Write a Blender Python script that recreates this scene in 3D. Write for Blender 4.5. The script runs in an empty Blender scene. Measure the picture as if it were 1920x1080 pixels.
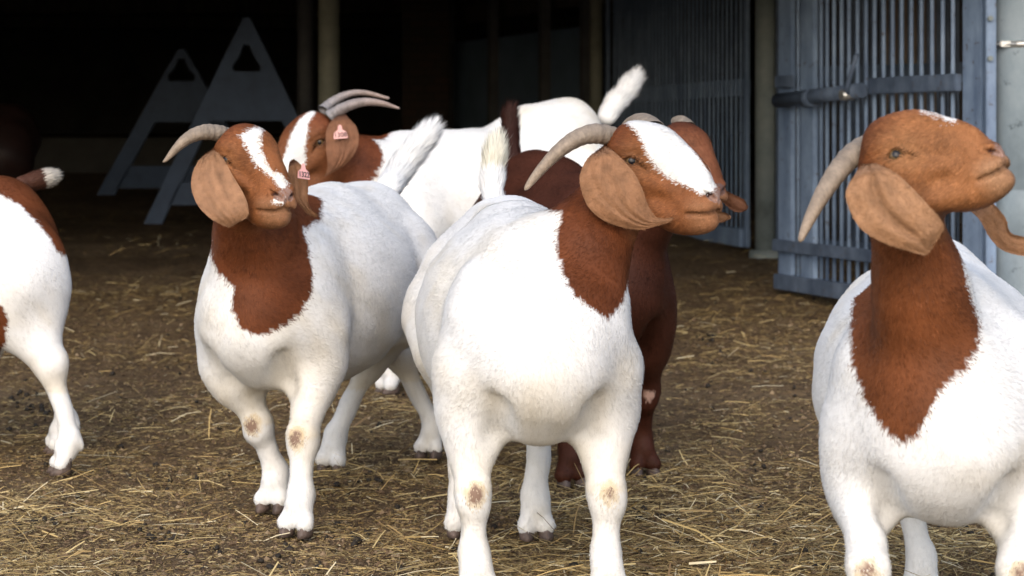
import bpy, bmesh, math, os
import numpy as np
from mathutils import Vector, Matrix

SC = bpy.context.scene
rad = math.radians
QUICK = os.environ.get('GOAT_QUICK')            # debugging aid only: fewer hairs
FURK = float(QUICK) if QUICK else 1.0

# ------------------------------------------------------------------ camera
F, HC, CX, HY = 3700.0, 0.86, 960.0, 245.0       # focal length in photo pixels, eye height, vanishing row
cam = bpy.data.cameras.new('camera')
camo = bpy.data.objects.new('camera', cam)
SC.collection.objects.link(camo)
camo.location = (0, 0, HC)
camo.rotation_euler = (rad(90), 0, 0)
cam.sensor_width = 36.0
cam.lens = F / 1920 * 36
cam.shift_y = -(540 - HY) / 1920
cam.clip_end = 500
cam.dof.use_dof = True
cam.dof.focus_distance = 3.9
cam.dof.aperture_fstop = 6.3
SC.camera = camo

# ------------------------------------------------------------------ world, sun, exposure
SUN_EL, SUN_AZ = rad(33), rad(-10)                # high, behind the camera, a little to its right
w = bpy.data.worlds.new('World'); SC.world = w; w.use_nodes = True
nt = w.node_tree
sky = nt.nodes.new('ShaderNodeTexSky'); sky.sky_type = 'NISHITA'; sky.sun_disc = False
sky.sun_elevation = SUN_EL; sky.sun_rotation = math.pi - SUN_AZ
sky.dust_density = 3.0; sky.air_density = 1.0; sky.ozone_density = 1.0
bg = nt.nodes['Background']; bg.inputs[1].default_value = 0.15
nt.links.new(sky.outputs[0], bg.inputs[0])
sd = bpy.data.lights.new('sun', 'SUN'); sd.energy = 1.2; sd.angle = rad(135); sd.color = (0.95, 0.975, 1.0)
so = bpy.data.objects.new('sun', sd); SC.collection.objects.link(so)
sdir = Vector((math.sin(SUN_AZ) * math.cos(SUN_EL), -math.cos(SUN_AZ) * math.cos(SUN_EL), math.sin(SUN_EL)))
so.rotation_euler = sdir.to_track_quat('Z', 'Y').to_euler()
SC.view_settings.view_transform = 'Standard'
SC.view_settings.look = 'None'
SC.view_settings.exposure = 0.68
SC.view_settings.gamma = 1

rng = np.random.default_rng(7)

# ------------------------------------------------------------------ helpers
def zg(Y):
    Y = np.asarray(Y, dtype=float)
    a = np.clip(Y - 5.2, 0, 1.8); b = np.clip(Y - 7.0, 0, 40)
    return 0.07 * a + 0.04 * b

def P(px, py, Y):
    return np.array([(px - CX) / F * Y, Y, HC - (py - HY) / F * Y])

def proj(p):
    return np.stack([CX + F * p[:, 0] / p[:, 1], HY + F * (HC - p[:, 2]) / p[:, 1]], 1)

def GP(px, py):
    "the point of the flat ground seen at this pixel"
    Y = F * HC / (py - HY)
    return np.array([(px - CX) / F * Y, Y, 0.0])

def nrm(v):
    v = np.asarray(v, dtype=float)
    return v / np.maximum(np.linalg.norm(v, axis=-1, keepdims=True), 1e-12)

def link(o, parent=None):
    SC.collection.objects.link(o)
    if parent is not None: o.parent = parent
    return o

def tag(o, label=None, cat=None, group=None, kind=None):
    if label: o['label'] = label
    if cat: o['category'] = cat
    if group: o['group'] = group
    if kind: o['kind'] = kind
    return o

def empty(name, loc, label, cat, group=None):
    o = bpy.data.objects.new(name, None); o.empty_display_size = 0.1
    o.location = loc; SC.collection.objects.link(o)
    return tag(o, label, cat, group)

def np_mesh(name, V, faces_by_size, mat, parent=None, origin=(0, 0, 0), smooth=True, col=None, normals=None):
    "V n x 3 world points; faces_by_size: list of int arrays m x k"
    me = bpy.data.meshes.new(name)
    V = np.asarray(V, dtype=np.float32) - np.asarray(origin, dtype=np.float32)
    me.vertices.add(len(V)); me.vertices.foreach_set('co', V.ravel())
    loops = np.concatenate([f.ravel() for f in faces_by_size]).astype(np.int32)
    sizes = np.concatenate([np.full(len(f), f.shape[1]) for f in faces_by_size]).astype(np.int32)
    starts = np.concatenate([[0], np.cumsum(sizes)[:-1]]).astype(np.int32)
    me.loops.add(len(loops)); me.loops.foreach_set('vertex_index', loops)
    me.polygons.add(len(sizes)); me.polygons.foreach_set('loop_start', starts)
    me.update(calc_edges=True)
    me.polygons.foreach_set('use_smooth', np.full(len(sizes), smooth, dtype=bool))
    if col is not None:
        a = me.attributes.new('Col', 'FLOAT_COLOR', 'POINT')
        c4 = np.ones((len(V), 4), dtype=np.float32); c4[:, :3] = col
        a.data.foreach_set('color', c4.ravel())
    if normals is not None:
        a = me.attributes.new('custom_normal', 'FLOAT_VECTOR', 'POINT')
        a.data.foreach_set('vector', np.asarray(normals, dtype=np.float32).ravel())
    me.materials.append(mat)
    o = bpy.data.objects.new(name, me)
    return link(o, parent)

# --- materials
def mat_new(name, rough=0.6, spec=0.3):
    m = bpy.data.materials.new(name); m.use_nodes = True
    b = m.node_tree.nodes['Principled BSDF']
    b.inputs['Roughness'].default_value = rough
    b.inputs['Specular IOR Level'].default_value = spec
    return m, m.node_tree, b

def N(t, typ, **kw):
    n = t.nodes.new(typ)
    for k, v in kw.items():
        if k.startswith('_'): setattr(n, k[1:], v)
        else: n.inputs[k].default_value = v
    return n

def ramp(t, fac, stops):
    r = t.nodes.new('ShaderNodeValToRGB'); e = r.color_ramp.elements
    while len(e) < len(stops): e.new(0.5)
    for el, (p, c) in zip(e, stops):
        el.position = p; el.color = (*c, 1)
    t.links.new(fac, r.inputs[0]); return r

def noise(t, scale, detail=4, rough=0.6, coord='Object', stretch=None):
    tc = t.nodes.new('ShaderNodeTexCoord'); src = tc.outputs[coord]
    if stretch:
        mp = t.nodes.new('ShaderNodeMapping'); mp.inputs['Scale'].default_value = stretch
        t.links.new(src, mp.inputs[0]); src = mp.outputs[0]
    n = N(t, 'ShaderNodeTexNoise', Scale=scale, Detail=detail, Roughness=rough)
    t.links.new(src, n.inputs['Vector']); return n

def bump(t, b, h, strength, dist=0.01):
    bp = N(t, 'ShaderNodeBump', Strength=strength, Distance=dist)
    t.links.new(h, bp.inputs['Height']); t.links.new(bp.outputs[0], b.inputs['Normal']); return bp

def mat_attr(name, rough=0.65, spec=0.2, sheen=0.0, vary=0.0, bumps=None):
    m, t, b = mat_new(name, rough, spec)
    a = t.nodes.new('ShaderNodeAttribute'); a.attribute_name = 'Col'
    out = a.outputs['Color']
    if vary:
        n = noise(t, 45, 5)
        mx = N(t, 'ShaderNodeMix', _data_type='RGBA', _blend_type='MULTIPLY'); mx.inputs[0].default_value = 1
        r = ramp(t, n.outputs[0], [(0.3, (1 - vary,) * 3), (0.7, (1 + 0 * vary,) * 3)])
        t.links.new(out, mx.inputs[6]); t.links.new(r.outputs[0], mx.inputs[7]); out = mx.outputs[2]
    if bumps:
        n2 = noise(t, bumps[0], 5); bump(t, b, n2.outputs[0], bumps[1], bumps[2])
    t.links.new(out, b.inputs['Base Color'])
    if sheen: b.inputs['Sheen Weight'].default_value = sheen; b.inputs['Sheen Roughness'].default_value = 0.5
    return m

def mat_mottled(name, stops, scale=4, detail=6, rough=0.6, spec=0.3, bumpv=None, stretch=None, metallic=0):
    m, t, b = mat_new(name, rough, spec)
    n = noise(t, scale, detail, 0.65, stretch=stretch)
    r = ramp(t, n.outputs[0], stops)
    t.links.new(r.outputs[0], b.inputs['Base Color'])
    b.inputs['Metallic'].default_value = metallic
    if bumpv:
        n2 = noise(t, bumpv[0], 6); bump(t, b, n2.outputs[0], bumpv[1], bumpv[2])
    return m

M = {}
M['fur'] = mat_attr('goat_fur', 0.55, 0.16, 0.0)
M['skin'] = mat_attr('goat_skin', 0.62, 0.2, 0.0, 0.12, (260, 0.35, 0.004))
M['ear'] = mat_attr('ear_skin', 0.6, 0.22, 0.05, 0.3, (170, 0.4, 0.004))
M['horn'] = mat_attr('horn', 0.5, 0.3, 0, 0.35, (140, 0.6, 0.004))
M['hoof'] = mat_mottled('hoof', [(0.3, (0.05, 0.04, 0.035)), (0.7, (0.17, 0.12, 0.10))], 40, rough=0.5, bumpv=(90, 0.4, 0.004))
M['straw'] = mat_attr('straw', 0.55, 0.3)
M['crumb'] = mat_attr('earth_crumb', 0.9, 0.1)
M['dung'] = mat_mottled('dung', [(0.3, (0.010, 0.008, 0.006)), (0.7, (0.035, 0.027, 0.02))], 60, rough=0.7)
M['tag'] = mat_mottled('tag_plastic', [(0.3, (0.72, 0.36, 0.34)), (0.7, (0.82, 0.46, 0.43))], 30, rough=0.4, spec=0.4)
M['ink'] = mat_mottled('ink', [(0.3, (0.02, 0.015, 0.02)), (0.7, (0.05, 0.04, 0.04))], 30)

def mat_eye():
    m, t, b = mat_new('eye', 0.2, 0.22)
    tc = t.nodes.new('ShaderNodeTexCoord')
    g = N(t, 'ShaderNodeTexGradient', _gradient_type='SPHERICAL')
    mp = t.nodes.new('ShaderNodeMapping'); mp.inputs['Scale'].default_value = (75, 75, 75)
    mp.inputs['Location'].default_value = (-1.25, 0, 0)
    t.links.new(tc.outputs['Object'], mp.inputs[0]); t.links.new(mp.outputs[0], g.inputs[0])
    r = ramp(t, g.outputs[0], [(0.0, (0.03, 0.02, 0.015)), (0.2, (0.10, 0.062, 0.03)), (0.45, (0.13, 0.085, 0.04)), (0.55, (0.006, 0.006, 0.01))])
    t.links.new(r.outputs[0], b.inputs['Base Color']); b.inputs['Coat Weight'].default_value = 0.15
    b.inputs['Coat Roughness'].default_value = 0.03
    return m
M['eye'] = mat_eye()

# --- hard surface builder
class MB:
    def __init__(s): s.v = []; s.f = []
    def hexa(s, c8):
        b = len(s.v); s.v += [tuple(map(float, c)) for c in c8]
        s.f += [tuple(b + i for i in q) for q in ((0, 3, 2, 1), (4, 5, 6, 7), (0, 1, 5, 4), (1, 2, 6, 5), (2, 3, 7, 6), (3, 0, 4, 7))]
        return s
    def box(s, x0, x1, y0, y1, z0, z1):
        return s.hexa([(x0, y0, z0), (x1, y0, z0), (x1, y1, z0), (x0, y1, z0), (x0, y0, z1), (x1, y0, z1), (x1, y1, z1), (x0, y1, z1)])
    def slab(s, o, u, nvec, a0, a1, t0, t1, z0, z1):
        "box in a vertical frame: o + a*u + t*nvec, z absolute"
        q = []
        for z in (z0, z1):
            for a, tt in ((a0, t0), (a1, t0), (a1, t1), (a0, t1)):
                q.append((o[0] + a * u[0] + tt * nvec[0], o[1] + a * u[1] + tt * nvec[1], z))
        return s.hexa(q)
    def tube(s, pts, r, seg=14, cap=True):
        pts = [np.asarray(p, float) for p in pts]; rs = r if hasattr(r, '__len__') else [r] * len(pts)
        b = len(s.v); up = None
        for i, p in enumerate(pts):
            d = nrm(pts[min(i + 1, len(pts) - 1)] - pts[max(i - 1, 0)])
            if up is None:
                up = np.array([0, 0, 1.0]) if abs(d[2]) < 0.9 else np.array([1.0, 0, 0])
            e1 = nrm(np.cross(d, up)); e2 = np.cross(e1, d); up = e2
            for k in range(seg):
                a = 2 * math.pi * k / seg
                s.v.append(tuple(p + rs[i] * (math.cos(a) * e1 + math.sin(a) * e2)))
        for i in range(len(pts) - 1):
            for k in range(seg):
                s.f.append((b + i * seg + k, b + i * seg + (k + 1) % seg, b + (i + 1) * seg + (k + 1) % seg, b + (i + 1) * seg + k))
        if cap:
            s.f.append(tuple(b + k for k in range(seg))[::-1]); e = b + (len(pts) - 1) * seg
            s.f.append(tuple(e + k for k in range(seg)))
        return s
    def build(s, name, mat, parent=None, origin=(0, 0, 0), bevel=0.0, smooth=False):
        me = bpy.data.meshes.new(name)
        o3 = np.asarray(origin, float)
        me.from_pydata([tuple(np.asarray(v) - o3) for v in s.v], [], s.f)
        bm = bmesh.new(); bm.from_mesh(me)
        bmesh.ops.recalc_face_normals(bm, faces=bm.faces)
        if bevel:
            bmesh.ops.bevel(bm, geom=bm.edges[:], offset=bevel, segments=2, affect='EDGES', clamp_overlap=True)
        bm.to_mesh(me); bm.free()
        if smooth:
            me.polygons.foreach_set('use_smooth', np.array([len(p.vertices) <= 4 for p in me.polygons], dtype=bool))
        me.materials.append(mat)
        return link(bpy.data.objects.new(name, me), parent)

# ------------------------------------------------------------------ ground
def vnoise(x, y, seed=0):
    "cheap smooth value noise"
    r = np.random.default_rng(seed); tab = r.random((256, 256))
    xi = np.floor(x).astype(int); yi = np.floor(y).astype(int); fx = x - xi; fy = y - yi
    fx = fx * fx * (3 - 2 * fx); fy = fy * fy * (3 - 2 * fy)
    g = lambda a, b: tab[a & 255, b & 255]
    return (g(xi, yi) * (1 - fx) + g(xi + 1, yi) * fx) * (1 - fy) + (g(xi, yi + 1) * (1 - fx) + g(xi + 1, yi + 1) * fx) * fy

def ground_z(x, y):
    return zg(y) + 0.020 * (vnoise(x * 2.3, y * 2.3, 1) - 0.5) + 0.018 * (vnoise(x * 7, y * 7, 2) - 0.5) \
        + 0.011 * (vnoise(x * 23, y * 23, 3) - 0.5) - 0.007

def straw_density(x, y):
    n = vnoise(x * 2.1 + y * .6 + 9, y * 1.5 - x * .5 + 4, 5) * 0.45 + vnoise(x * 5.1 - y * 2, y * 4.2 + x * 1.5 + 30, 6) * 0.35 + vnoise(x * 13, y * 11, 8) * .2
    return np.clip((n - 0.36) * 3.0 + np.clip((4.6 - y) * .25, 0, .3), 0.06, 1.0)

def build_ground():
    def axis(lo, hi, flo, fhi, fine, coarse):
        a = np.arange(flo, fhi, fine)
        l = flo - np.cumsum(np.geomspace(fine, coarse, 40)); l = l[l > lo][::-1]
        h = fhi + np.cumsum(np.geomspace(fine, coarse, 40)); h = h[h < hi]
        return np.concatenate([[lo], l, a, h, [hi]])
    xs = axis(-60, 60, -2.2, 2.2, 0.018, 6); ys = axis(-60, 60, 2.6, 9.0, 0.02, 6)
    X, Y = np.meshgrid(xs, ys, indexing='ij')
    Z = ground_z(X, Y); Z = np.where((np.abs(X) > 30), zg(Y), Z)
    V = np.stack([X, Y, Z], -1).reshape(-1, 3)
    nx, ny = len(xs), len(ys)
    i = np.arange(nx - 1)[:, None] * ny + np.arange(ny - 1)[None]
    Fq = np.stack([i, i + ny, i + ny + 1, i + 1], -1).reshape(-1, 4)
    m, t, b = mat_new('trampled_earth', 0.85, 0.2)
    n1 = noise(t, 2.2, 7, 0.65); n2 = noise(t, 38, 8, 0.72); n3 = noise(t, 220, 6, 0.7)
    r1 = ramp(t, n1.outputs[0], [(0.3, (0.150, 0.108, 0.068)), (0.5, (0.225, 0.168, 0.108)), (0.7, (0.32, 0.255, 0.178))])
    r2 = ramp(t, n2.outputs[0], [(0.32, (0.30, 0.27, 0.25)), (0.5, (0.85, 0.82, 0.78)), (0.68, (1.35, 1.2, 0.95))])
    r3 = ramp(t, n3.outputs[0], [(0.3, (0.45, 0.42, 0.4)), (0.6, (1.1, 1.05, 1.0))])
    m1 = N(t, 'ShaderNodeMix', _data_type='RGBA', _blend_type='MULTIPLY'); m1.inputs[0].default_value = 1
    t.links.new(r1.outputs[0], m1.inputs[6]); t.links.new(r2.outputs[0], m1.inputs[7])
    m2 = N(t, 'ShaderNodeMix', _data_type='RGBA', _blend_type='MULTIPLY'); m2.inputs[0].default_value = 1
    t.links.new(m1.outputs[2], m2.inputs[6]); t.links.new(r3.outputs[0], m2.inputs[7])
    t.links.new(m2.outputs[2], b.inputs['Base Color'])
    ad = N(t, 'ShaderNodeMath', _operation='ADD'); t.links.new(n2.outputs[0], ad.inputs[0]); t.links.new(n3.outputs[0], ad.inputs[1])
    bump(t, b, ad.outputs[0], 0.9, 0.02)
    o = np_mesh('ground', V, [Fq], m); tag(o, kind='structure')

def ribbons(name, base, dirv, length, width, col, mat, bend=0.06, lift=0.05, r=rng):
    "flat curved blades lying on the ground: 3 cross sections each"
    n = len(base); side = nrm(np.cross(dirv, [0, 0, 1.0]))
    roll = r.normal(0, 0.5, n)[:, None]; upv = np.array([0, 0, 1.0])
    wv = (side * np.cos(roll) + upv * np.sin(roll)) * (width[:, None] / 2)
    cur = side * (r.normal(0, bend, n) * length)[:, None]
    up = upv * (np.abs(r.normal(0, lift, n)) * length)[:, None]
    a = base - dirv * length[:, None] / 2; m = base + cur * 0.5 + up; c = base + dirv * length[:, None] / 2 + up * r.uniform(-0.3, 1.6, n)[:, None]
    arch = upv * (width[:, None] * 0.35)
    V = np.stack([a - wv, a + arch, a + wv, m - wv, m + arch, m + wv, c - wv * .8, c + arch, c + wv * .8], 1).reshape(-1, 3)
    i = np.arange(n)[:, None] * 9
    q = [np.concatenate([i + k for k in f], 1) for f in ((0, 1, 4, 3), (1, 2, 5, 4), (3, 4, 7, 6), (4, 5, 8, 7))]
    return np_mesh(name, V, [np.concatenate(q)], mat, smooth=True, col=np.repeat(col, 9, 0))

def build_straw():
    r = np.random.default_rng(11)
    def scatter(n, ylo, yhi, power=1.0):
        # even over the visible wedge, weighted by clumps
        Y = 1 / r.uniform(1 / yhi, 1 / ylo, n * 3); X = r.uniform(-0.30, 0.30, n * 3) * Y
        k = r.random(n * 3) < straw_density(X, Y) ** power
        return X[k][:n], Y[k][:n]
    X, Y = scatter(int(14000), 3.2, 12.5)
    n = len(X); ang = np.where(r.random(n) < 0.55, r.uniform(0, math.pi, n), r.normal(0.15, 0.5, n))
    d = np.stack([np.cos(ang), np.sin(ang), np.where(r.random(n) < .38, r.normal(0, 0.38, n), r.normal(0, .07, n))], 1); d = nrm(d)
    L = np.clip(r.lognormal(math.log(0.038), 0.62, n), 0.012, 0.16); W = np.clip(r.lognormal(math.log(0.0020), 0.4, n), 0.0010, 0.005)
    pal = np.array([(0.42, 0.30, 0.125), (0.50, 0.39, 0.19), (0.29, 0.195, 0.08), (0.17, 0.11, 0.055), (0.62, 0.54, 0.36), (0.25, 0.185, 0.085)])
    col = pal[r.choice(6, n, p=[.28, .20, .20, .14, .09, .09])] * r.uniform(0.7, 1.45, n)[:, None]
    base = np.stack([X, Y, ground_z(X, Y) + 0.003 + r.exponential(0.004, n) + np.abs(d[:, 2]) * L * .42], 1)
    o = ribbons('straw', base, d, L, W, col, M['straw'], r=r); tag(o, kind='stuff')
    # chaff: short broken bits trodden into the dirt
    X, Y = scatter(int(200000), 3.0, 9.0, 0.4)
    n = len(X); ang = r.uniform(0, math.pi, n)
    d = nrm(np.stack([np.cos(ang), np.sin(ang), r.normal(0, 0.15, n)], 1))
    L = r.uniform(0.004, 0.018, n); W = r.uniform(0.0008, 0.0026, n)
    col = pal[r.choice(6, n, p=[.27, .14, .28, .18, .03, .10])] * r.uniform(0.5, 1.1, n)[:, None]
    base = np.stack([X, Y, ground_z(X, Y) + 0.002 + r.exponential(0.002, n)], 1)
    o = ribbons('straw_chaff', base, d, L, W, col, M['straw'], r=r); tag(o, kind='stuff')
    # crumbs of trodden earth
    X, Y = scatter(60000, 3.0, 7.5, 0.12)
    n = len(X); R_ = np.clip(r.lognormal(math.log(.0024), .45, n), .001, .007)
    oc = np.array([(1, 0, 0), (-1, 0, 0), (0, 1, 0), (0, -1, 0), (0, 0, 1), (0, 0, -1)], float)
    of = np.array([(0, 2, 4), (2, 1, 4), (1, 3, 4), (3, 0, 4), (2, 0, 5), (1, 2, 5), (3, 1, 5), (0, 3, 5)])
    VV = oc[None] * R_[:, None, None] * r.uniform(.6, 1.4, (n, 6, 1)) + r.normal(0, .25, (n, 6, 3)) * R_[:, None, None]
    VV += np.stack([X, Y, ground_z(X, Y) + R_ * .35], 1)[:, None]
    cc = np.array([(.15, .10, .062), (.21, .15, .095), (.085, .058, .038), (.27, .20, .125)])[r.choice(4, n, p=[.4, .27, .2, .13])] * r.uniform(.7, 1.25, (n, 1))
    o = np_mesh('earth_crumbs', VV.reshape(-1, 3), [(of[None] + (np.arange(n) * 6)[:, None, None]).reshape(-1, 3)], M['crumb'], smooth=False, col=np.repeat(cc, 6, 0)); tag(o, kind='stuff')
    # droppings
    cl = [GP(30, 775), GP(60, 790), GP(95, 800), GP(660, 1010), GP(1190, 960), GP(1210, 965), GP(60, 985), GP(700, 900), GP(1320, 700), GP(300, 1000), GP(540, 1050)]
    pts = []
    for c in cl:
        for k in range(r.integers(6, 18)): pts.append((c[0] + r.normal(0, 0.045), c[1] + r.normal(0, 0.05)))
    Ys = 1 / r.uniform(1 / 8.5, 1 / 3.3, 420); Xs = r.uniform(-0.29, 0.29, 420) * Ys
    pts = np.concatenate([np.array(pts), np.stack([Xs, Ys], 1)])
    bm = bmesh.new(); bmesh.ops.create_icosphere(bm, subdivisions=2, radius=1)
    iv = np.array([v.co for v in bm.verts]); ifc = np.array([[v.index for v in f.verts] for f in bm.faces]); bm.free()
    n = len(pts); sc = r.uniform(0.003, 0.0075, n)[:, None, None] * r.uniform(0.75, 1.35, (n, 1, 3))
    VV = iv[None] * (1 + 0.12 * r.normal(0, 1, (n, len(iv), 1))) * sc
    VV = VV + np.stack([pts[:, 0], pts[:, 1], ground_z(pts[:, 0], pts[:, 1]) + 0.005], 1)[:, None]
    FF = ifc[None] + (np.arange(n) * len(iv))[:, None, None]
    o = np_mesh('droppings', VV.reshape(-1, 3), [FF.reshape(-1, 3)], M['dung']); tag(o, kind='stuff')

build_ground()
build_straw()

# ------------------------------------------------------------------ barn, gates, barricades
M['blue'] = mat_mottled('blue_grey_paint', [(0.30, (0.155, 0.220, 0.335)), (0.55, (0.205, 0.285, 0.42)), (0.75, (0.26, 0.35, 0.49))], 9, rough=0.5, spec=0.35, bumpv=(60, 0.15, 0.004))
def weather(m):
    t = m.node_tree; b = t.nodes['Principled BSDF']; src = b.inputs['Base Color'].links[0].from_socket
    n = noise(t, 28, 6, 0.7); r = ramp(t, n.outputs[0], [(0.60, (0, 0, 0)), (0.70, (1, 1, 1))])
    mx = N(t, 'ShaderNodeMix', _data_type='RGBA'); t.links.new(r.outputs[0], mx.inputs[0]); t.links.new(src, mx.inputs[6]); mx.inputs[7].default_value = (0.085, 0.062, 0.048, 1)
    n2 = noise(t, 5, 6, 0.65, stretch=(2, 2, .35)); r2 = ramp(t, n2.outputs[0], [(0.35, (.62, .64, .68)), (0.6, (1.1, 1.08, 1.05))])
    m2 = N(t, 'ShaderNodeMix', _data_type='RGBA', _blend_type='MULTIPLY'); m2.inputs[0].default_value = 1
    t.links.new(mx.outputs[2], m2.inputs[6]); t.links.new(r2.outputs[0], m2.inputs[7]); t.links.new(m2.outputs[2], b.inputs['Base Color'])
weather(M['blue'])
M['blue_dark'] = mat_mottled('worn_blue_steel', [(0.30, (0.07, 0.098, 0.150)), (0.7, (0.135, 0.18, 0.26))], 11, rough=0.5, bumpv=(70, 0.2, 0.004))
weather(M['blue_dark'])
M['blue_shade'] = mat_mottled('shaded_blue_board', [(0.30, (0.022, 0.038, 0.072)), (0.7, (0.040, 0.066, 0.118))], 8, rough=0.6)  # barricade blue, darkened so the paint itself carries the barn's shade
M['galv'] = mat_mottled('weathered_galvanised', [(0.25, (0.09, 0.10, 0.10)), (0.45, (0.17, 0.20, 0.20)), (0.75, (0.26, 0.28, 0.27))], 5, rough=0.55, bumpv=(30, 0.25, 0.006))
M['dark_wood'] = mat_mottled('dark_wood', [(0.3, (0.035, 0.028, 0.022)), (0.7, (0.085, 0.068, 0.052))], 5, rough=0.8, stretch=(6, 6, 0.5), bumpv=(20, 0.3, 0.01))
M['tan_wood'] = mat_mottled('tan_board', [(0.3, (0.20, 0.15, 0.11)), (0.7, (0.38, 0.30, 0.23))], 5, rough=0.8, stretch=(6, 6, 0.5), bumpv=(20, 0.3, 0.01))
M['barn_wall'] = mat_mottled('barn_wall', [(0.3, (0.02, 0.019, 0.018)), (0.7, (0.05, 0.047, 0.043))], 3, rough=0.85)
M['panel'] = mat_mottled('dark_panel', [(0.3, (0.07, 0.105, 0.145)), (0.7, (0.12, 0.17, 0.23))], 2, rough=0.7)
M['steel'] = mat_mottled('bright_steel', [(0.3, (0.45, 0.45, 0.44)), (0.7, (0.7, 0.7, 0.68))], 40, rough=0.35, metallic=0.8)

def mat_sheet():
    m, t, b = mat_new('stained_metal_sheet', 0.5, 0.35)
    n = noise(t, 3.5, 8, 0.7, stretch=(1, 1, 0.6)); n2 = noise(t, 16, 5, 0.6)
    r = ramp(t, n.outputs[0], [(0.3, (0.15, 0.19, 0.22)), (0.5, (0.23, 0.285, 0.325)), (0.7, (0.31, 0.36, 0.40))])
    r2 = ramp(t, n2.outputs[0], [(0.27, (0.22, 0.25, 0.28)), (0.36, (1, 1, 1))])
    mx = N(t, 'ShaderNodeMix', _data_type='RGBA', _blend_type='MULTIPLY'); mx.inputs[0].default_value = 1
    t.links.new(r.outputs[0], mx.inputs[6]); t.links.new(r2.outputs[0], mx.inputs[7]); t.links.new(mx.outputs[2], b.inputs['Base Color'])
    bump(t, b, n.outputs[0], 0.2, 0.01); return m
M['sheet'] = mat_sheet()

def brick_mat():
    m, t, b = mat_new('dim_brick', 0.85, 0.2)
    tc = t.nodes.new('ShaderNodeTexCoord'); mp = t.nodes.new('ShaderNodeMapping'); mp.inputs['Rotation'].default_value = (rad(90), 0, 0)
    t.links.new(tc.outputs['Object'], mp.inputs[0])
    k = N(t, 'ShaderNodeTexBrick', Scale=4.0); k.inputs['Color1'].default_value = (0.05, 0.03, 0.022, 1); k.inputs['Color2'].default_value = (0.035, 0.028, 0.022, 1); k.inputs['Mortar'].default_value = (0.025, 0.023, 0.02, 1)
    t.links.new(mp.outputs[0], k.inputs['Vector']); t.links.new(k.outputs[0], b.inputs['Base Color']); return m
M['brick'] = brick_mat()

def thing_mb(name, mb, mat, label, cat, group=None, **kw):
    return tag(mb.build(name, mat, **kw), label, cat, group)

# shell of the barn: one building, roof and walls its parts
barn = empty('barn', (-1.5, 13, 0.3), 'dark open fronted livestock barn behind the goats', 'barn')
bo = (-1.5, 13, 0.3)
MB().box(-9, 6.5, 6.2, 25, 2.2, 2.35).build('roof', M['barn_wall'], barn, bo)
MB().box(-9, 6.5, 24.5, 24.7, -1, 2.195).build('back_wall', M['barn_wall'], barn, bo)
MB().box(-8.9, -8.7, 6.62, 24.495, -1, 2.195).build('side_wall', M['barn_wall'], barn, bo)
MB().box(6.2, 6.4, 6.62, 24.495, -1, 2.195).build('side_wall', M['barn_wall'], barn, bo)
MB().box(-9, 6.5, 6.21, 6.29, 1.72, 2.197).build('shade_fascia', M['dark_wood'], barn, bo)  # added board above the view, keeps daylight off the barn floor
mb = MB()
for k in range(6): mb.box(-8.6, 6.1, 8.0 + 3 * k, 8.18 + 3 * k, 2.05, 2.198)
mb.build('rafter', M['dark_wood'], barn, bo)

def column(px0, px1, Y, mat, label, name='support_post', rnd=True, z1=2.19):
    x0 = (px0 - CX) / F * Y; x1 = (px1 - CX) / F * Y; r = (x1 - x0) / 2; c = (x0 + x1) / 2; z = float(zg(Y)) - 0.05
    mb = MB()
    if rnd:
        mb.tube([(c, Y, z), (c, Y, z1 - 0.001)], r, 24).tube([(c, Y, z), (c, Y, z + 0.075)], [r * 1.7, r * 1.5], 24)
    else:
        mb.box(x0, x1, Y, Y + (x1 - x0), z, z1 - .001)
    o = mb.build(name, mat, smooth=rnd, origin=(c, Y, z)); o.location = (c, Y, z)
    return tag(o, label, 'post')
M['post_green'] = mat_mottled('greenish_post', [(0.3, (0.12, 0.125, 0.10)), (0.7, (0.24, 0.24, 0.19))], 6, rough=0.6, bumpv=(30, 0.2, 0.004))
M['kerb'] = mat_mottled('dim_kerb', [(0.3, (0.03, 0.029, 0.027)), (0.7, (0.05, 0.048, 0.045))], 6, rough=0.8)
M['post_dark'] = mat_mottled('dark_post', [(0.3, (0.05, 0.05, 0.055)), (0.7, (0.09, 0.09, 0.09))], 6, rough=0.6)
column(597, 637, 11.0, M['post_green'], 'greenish grey round post standing above the horned goat at the back')
column(557, 588, 12.4, M['post_dark'], 'dim dark post just left of the greenish grey post')
column(1106, 1130, 12.6, M['post_green'], 'slim dull green post at the left end of the blue bar fence')
column(1416, 1458, 9.85, M['galv'], 'thick grey galvanised post between the two blue gates')
o = column(754, 842, 15.2, M['brick'], 'dim brick pillar in the dark behind the goats', 'brick_pillar', False); o['category'] = 'pillar'

# dark panelling along the back right of the barn
pw = empty('panel_wall', (0.3, 15.0, 0.45), 'dark grey panelled partition in the shade behind the far white goat', 'wall')
po = (0.3, 15.0, 0.45)
q0 = np.array([(846 - CX) / F * 15.6, 15.6]); q1 = np.array([(1112 - CX) / F * 12.9, 12.9])
uu = nrm(q1 - q0); ln = float(np.linalg.norm(q1 - q0)); nn = np.array([-uu[1], uu[0]])
MB().slab(q0, uu, nn, 0, ln, 0, 0.05, 0.2, 1.35 + 0.2).build('panel', M['panel'], pw, po)
for a in (0.02, ln * 0.36, ln * 0.72, ln - 0.06):
    MB().slab(q0, uu, nn, a, a + 0.06, -0.07, -0.003, 0.2, 2.19).build('upright', M['post_dark'], pw, po)
MB().slab(q0, uu, nn, 0, ln, -0.003 + 0.06, 0.16, 1.70, 1.86).build('beam', M['dark_wood'], pw, po)

# low kerb wall at the back of the shed
tag(MB().box(-4.6, -1.55, 16.6, 16.85, 0.3, 0.80).build('low_wall', M['kerb'], bevel=0.01), 'low grey kerb wall running across the dark back of the barn', 'wall')

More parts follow.
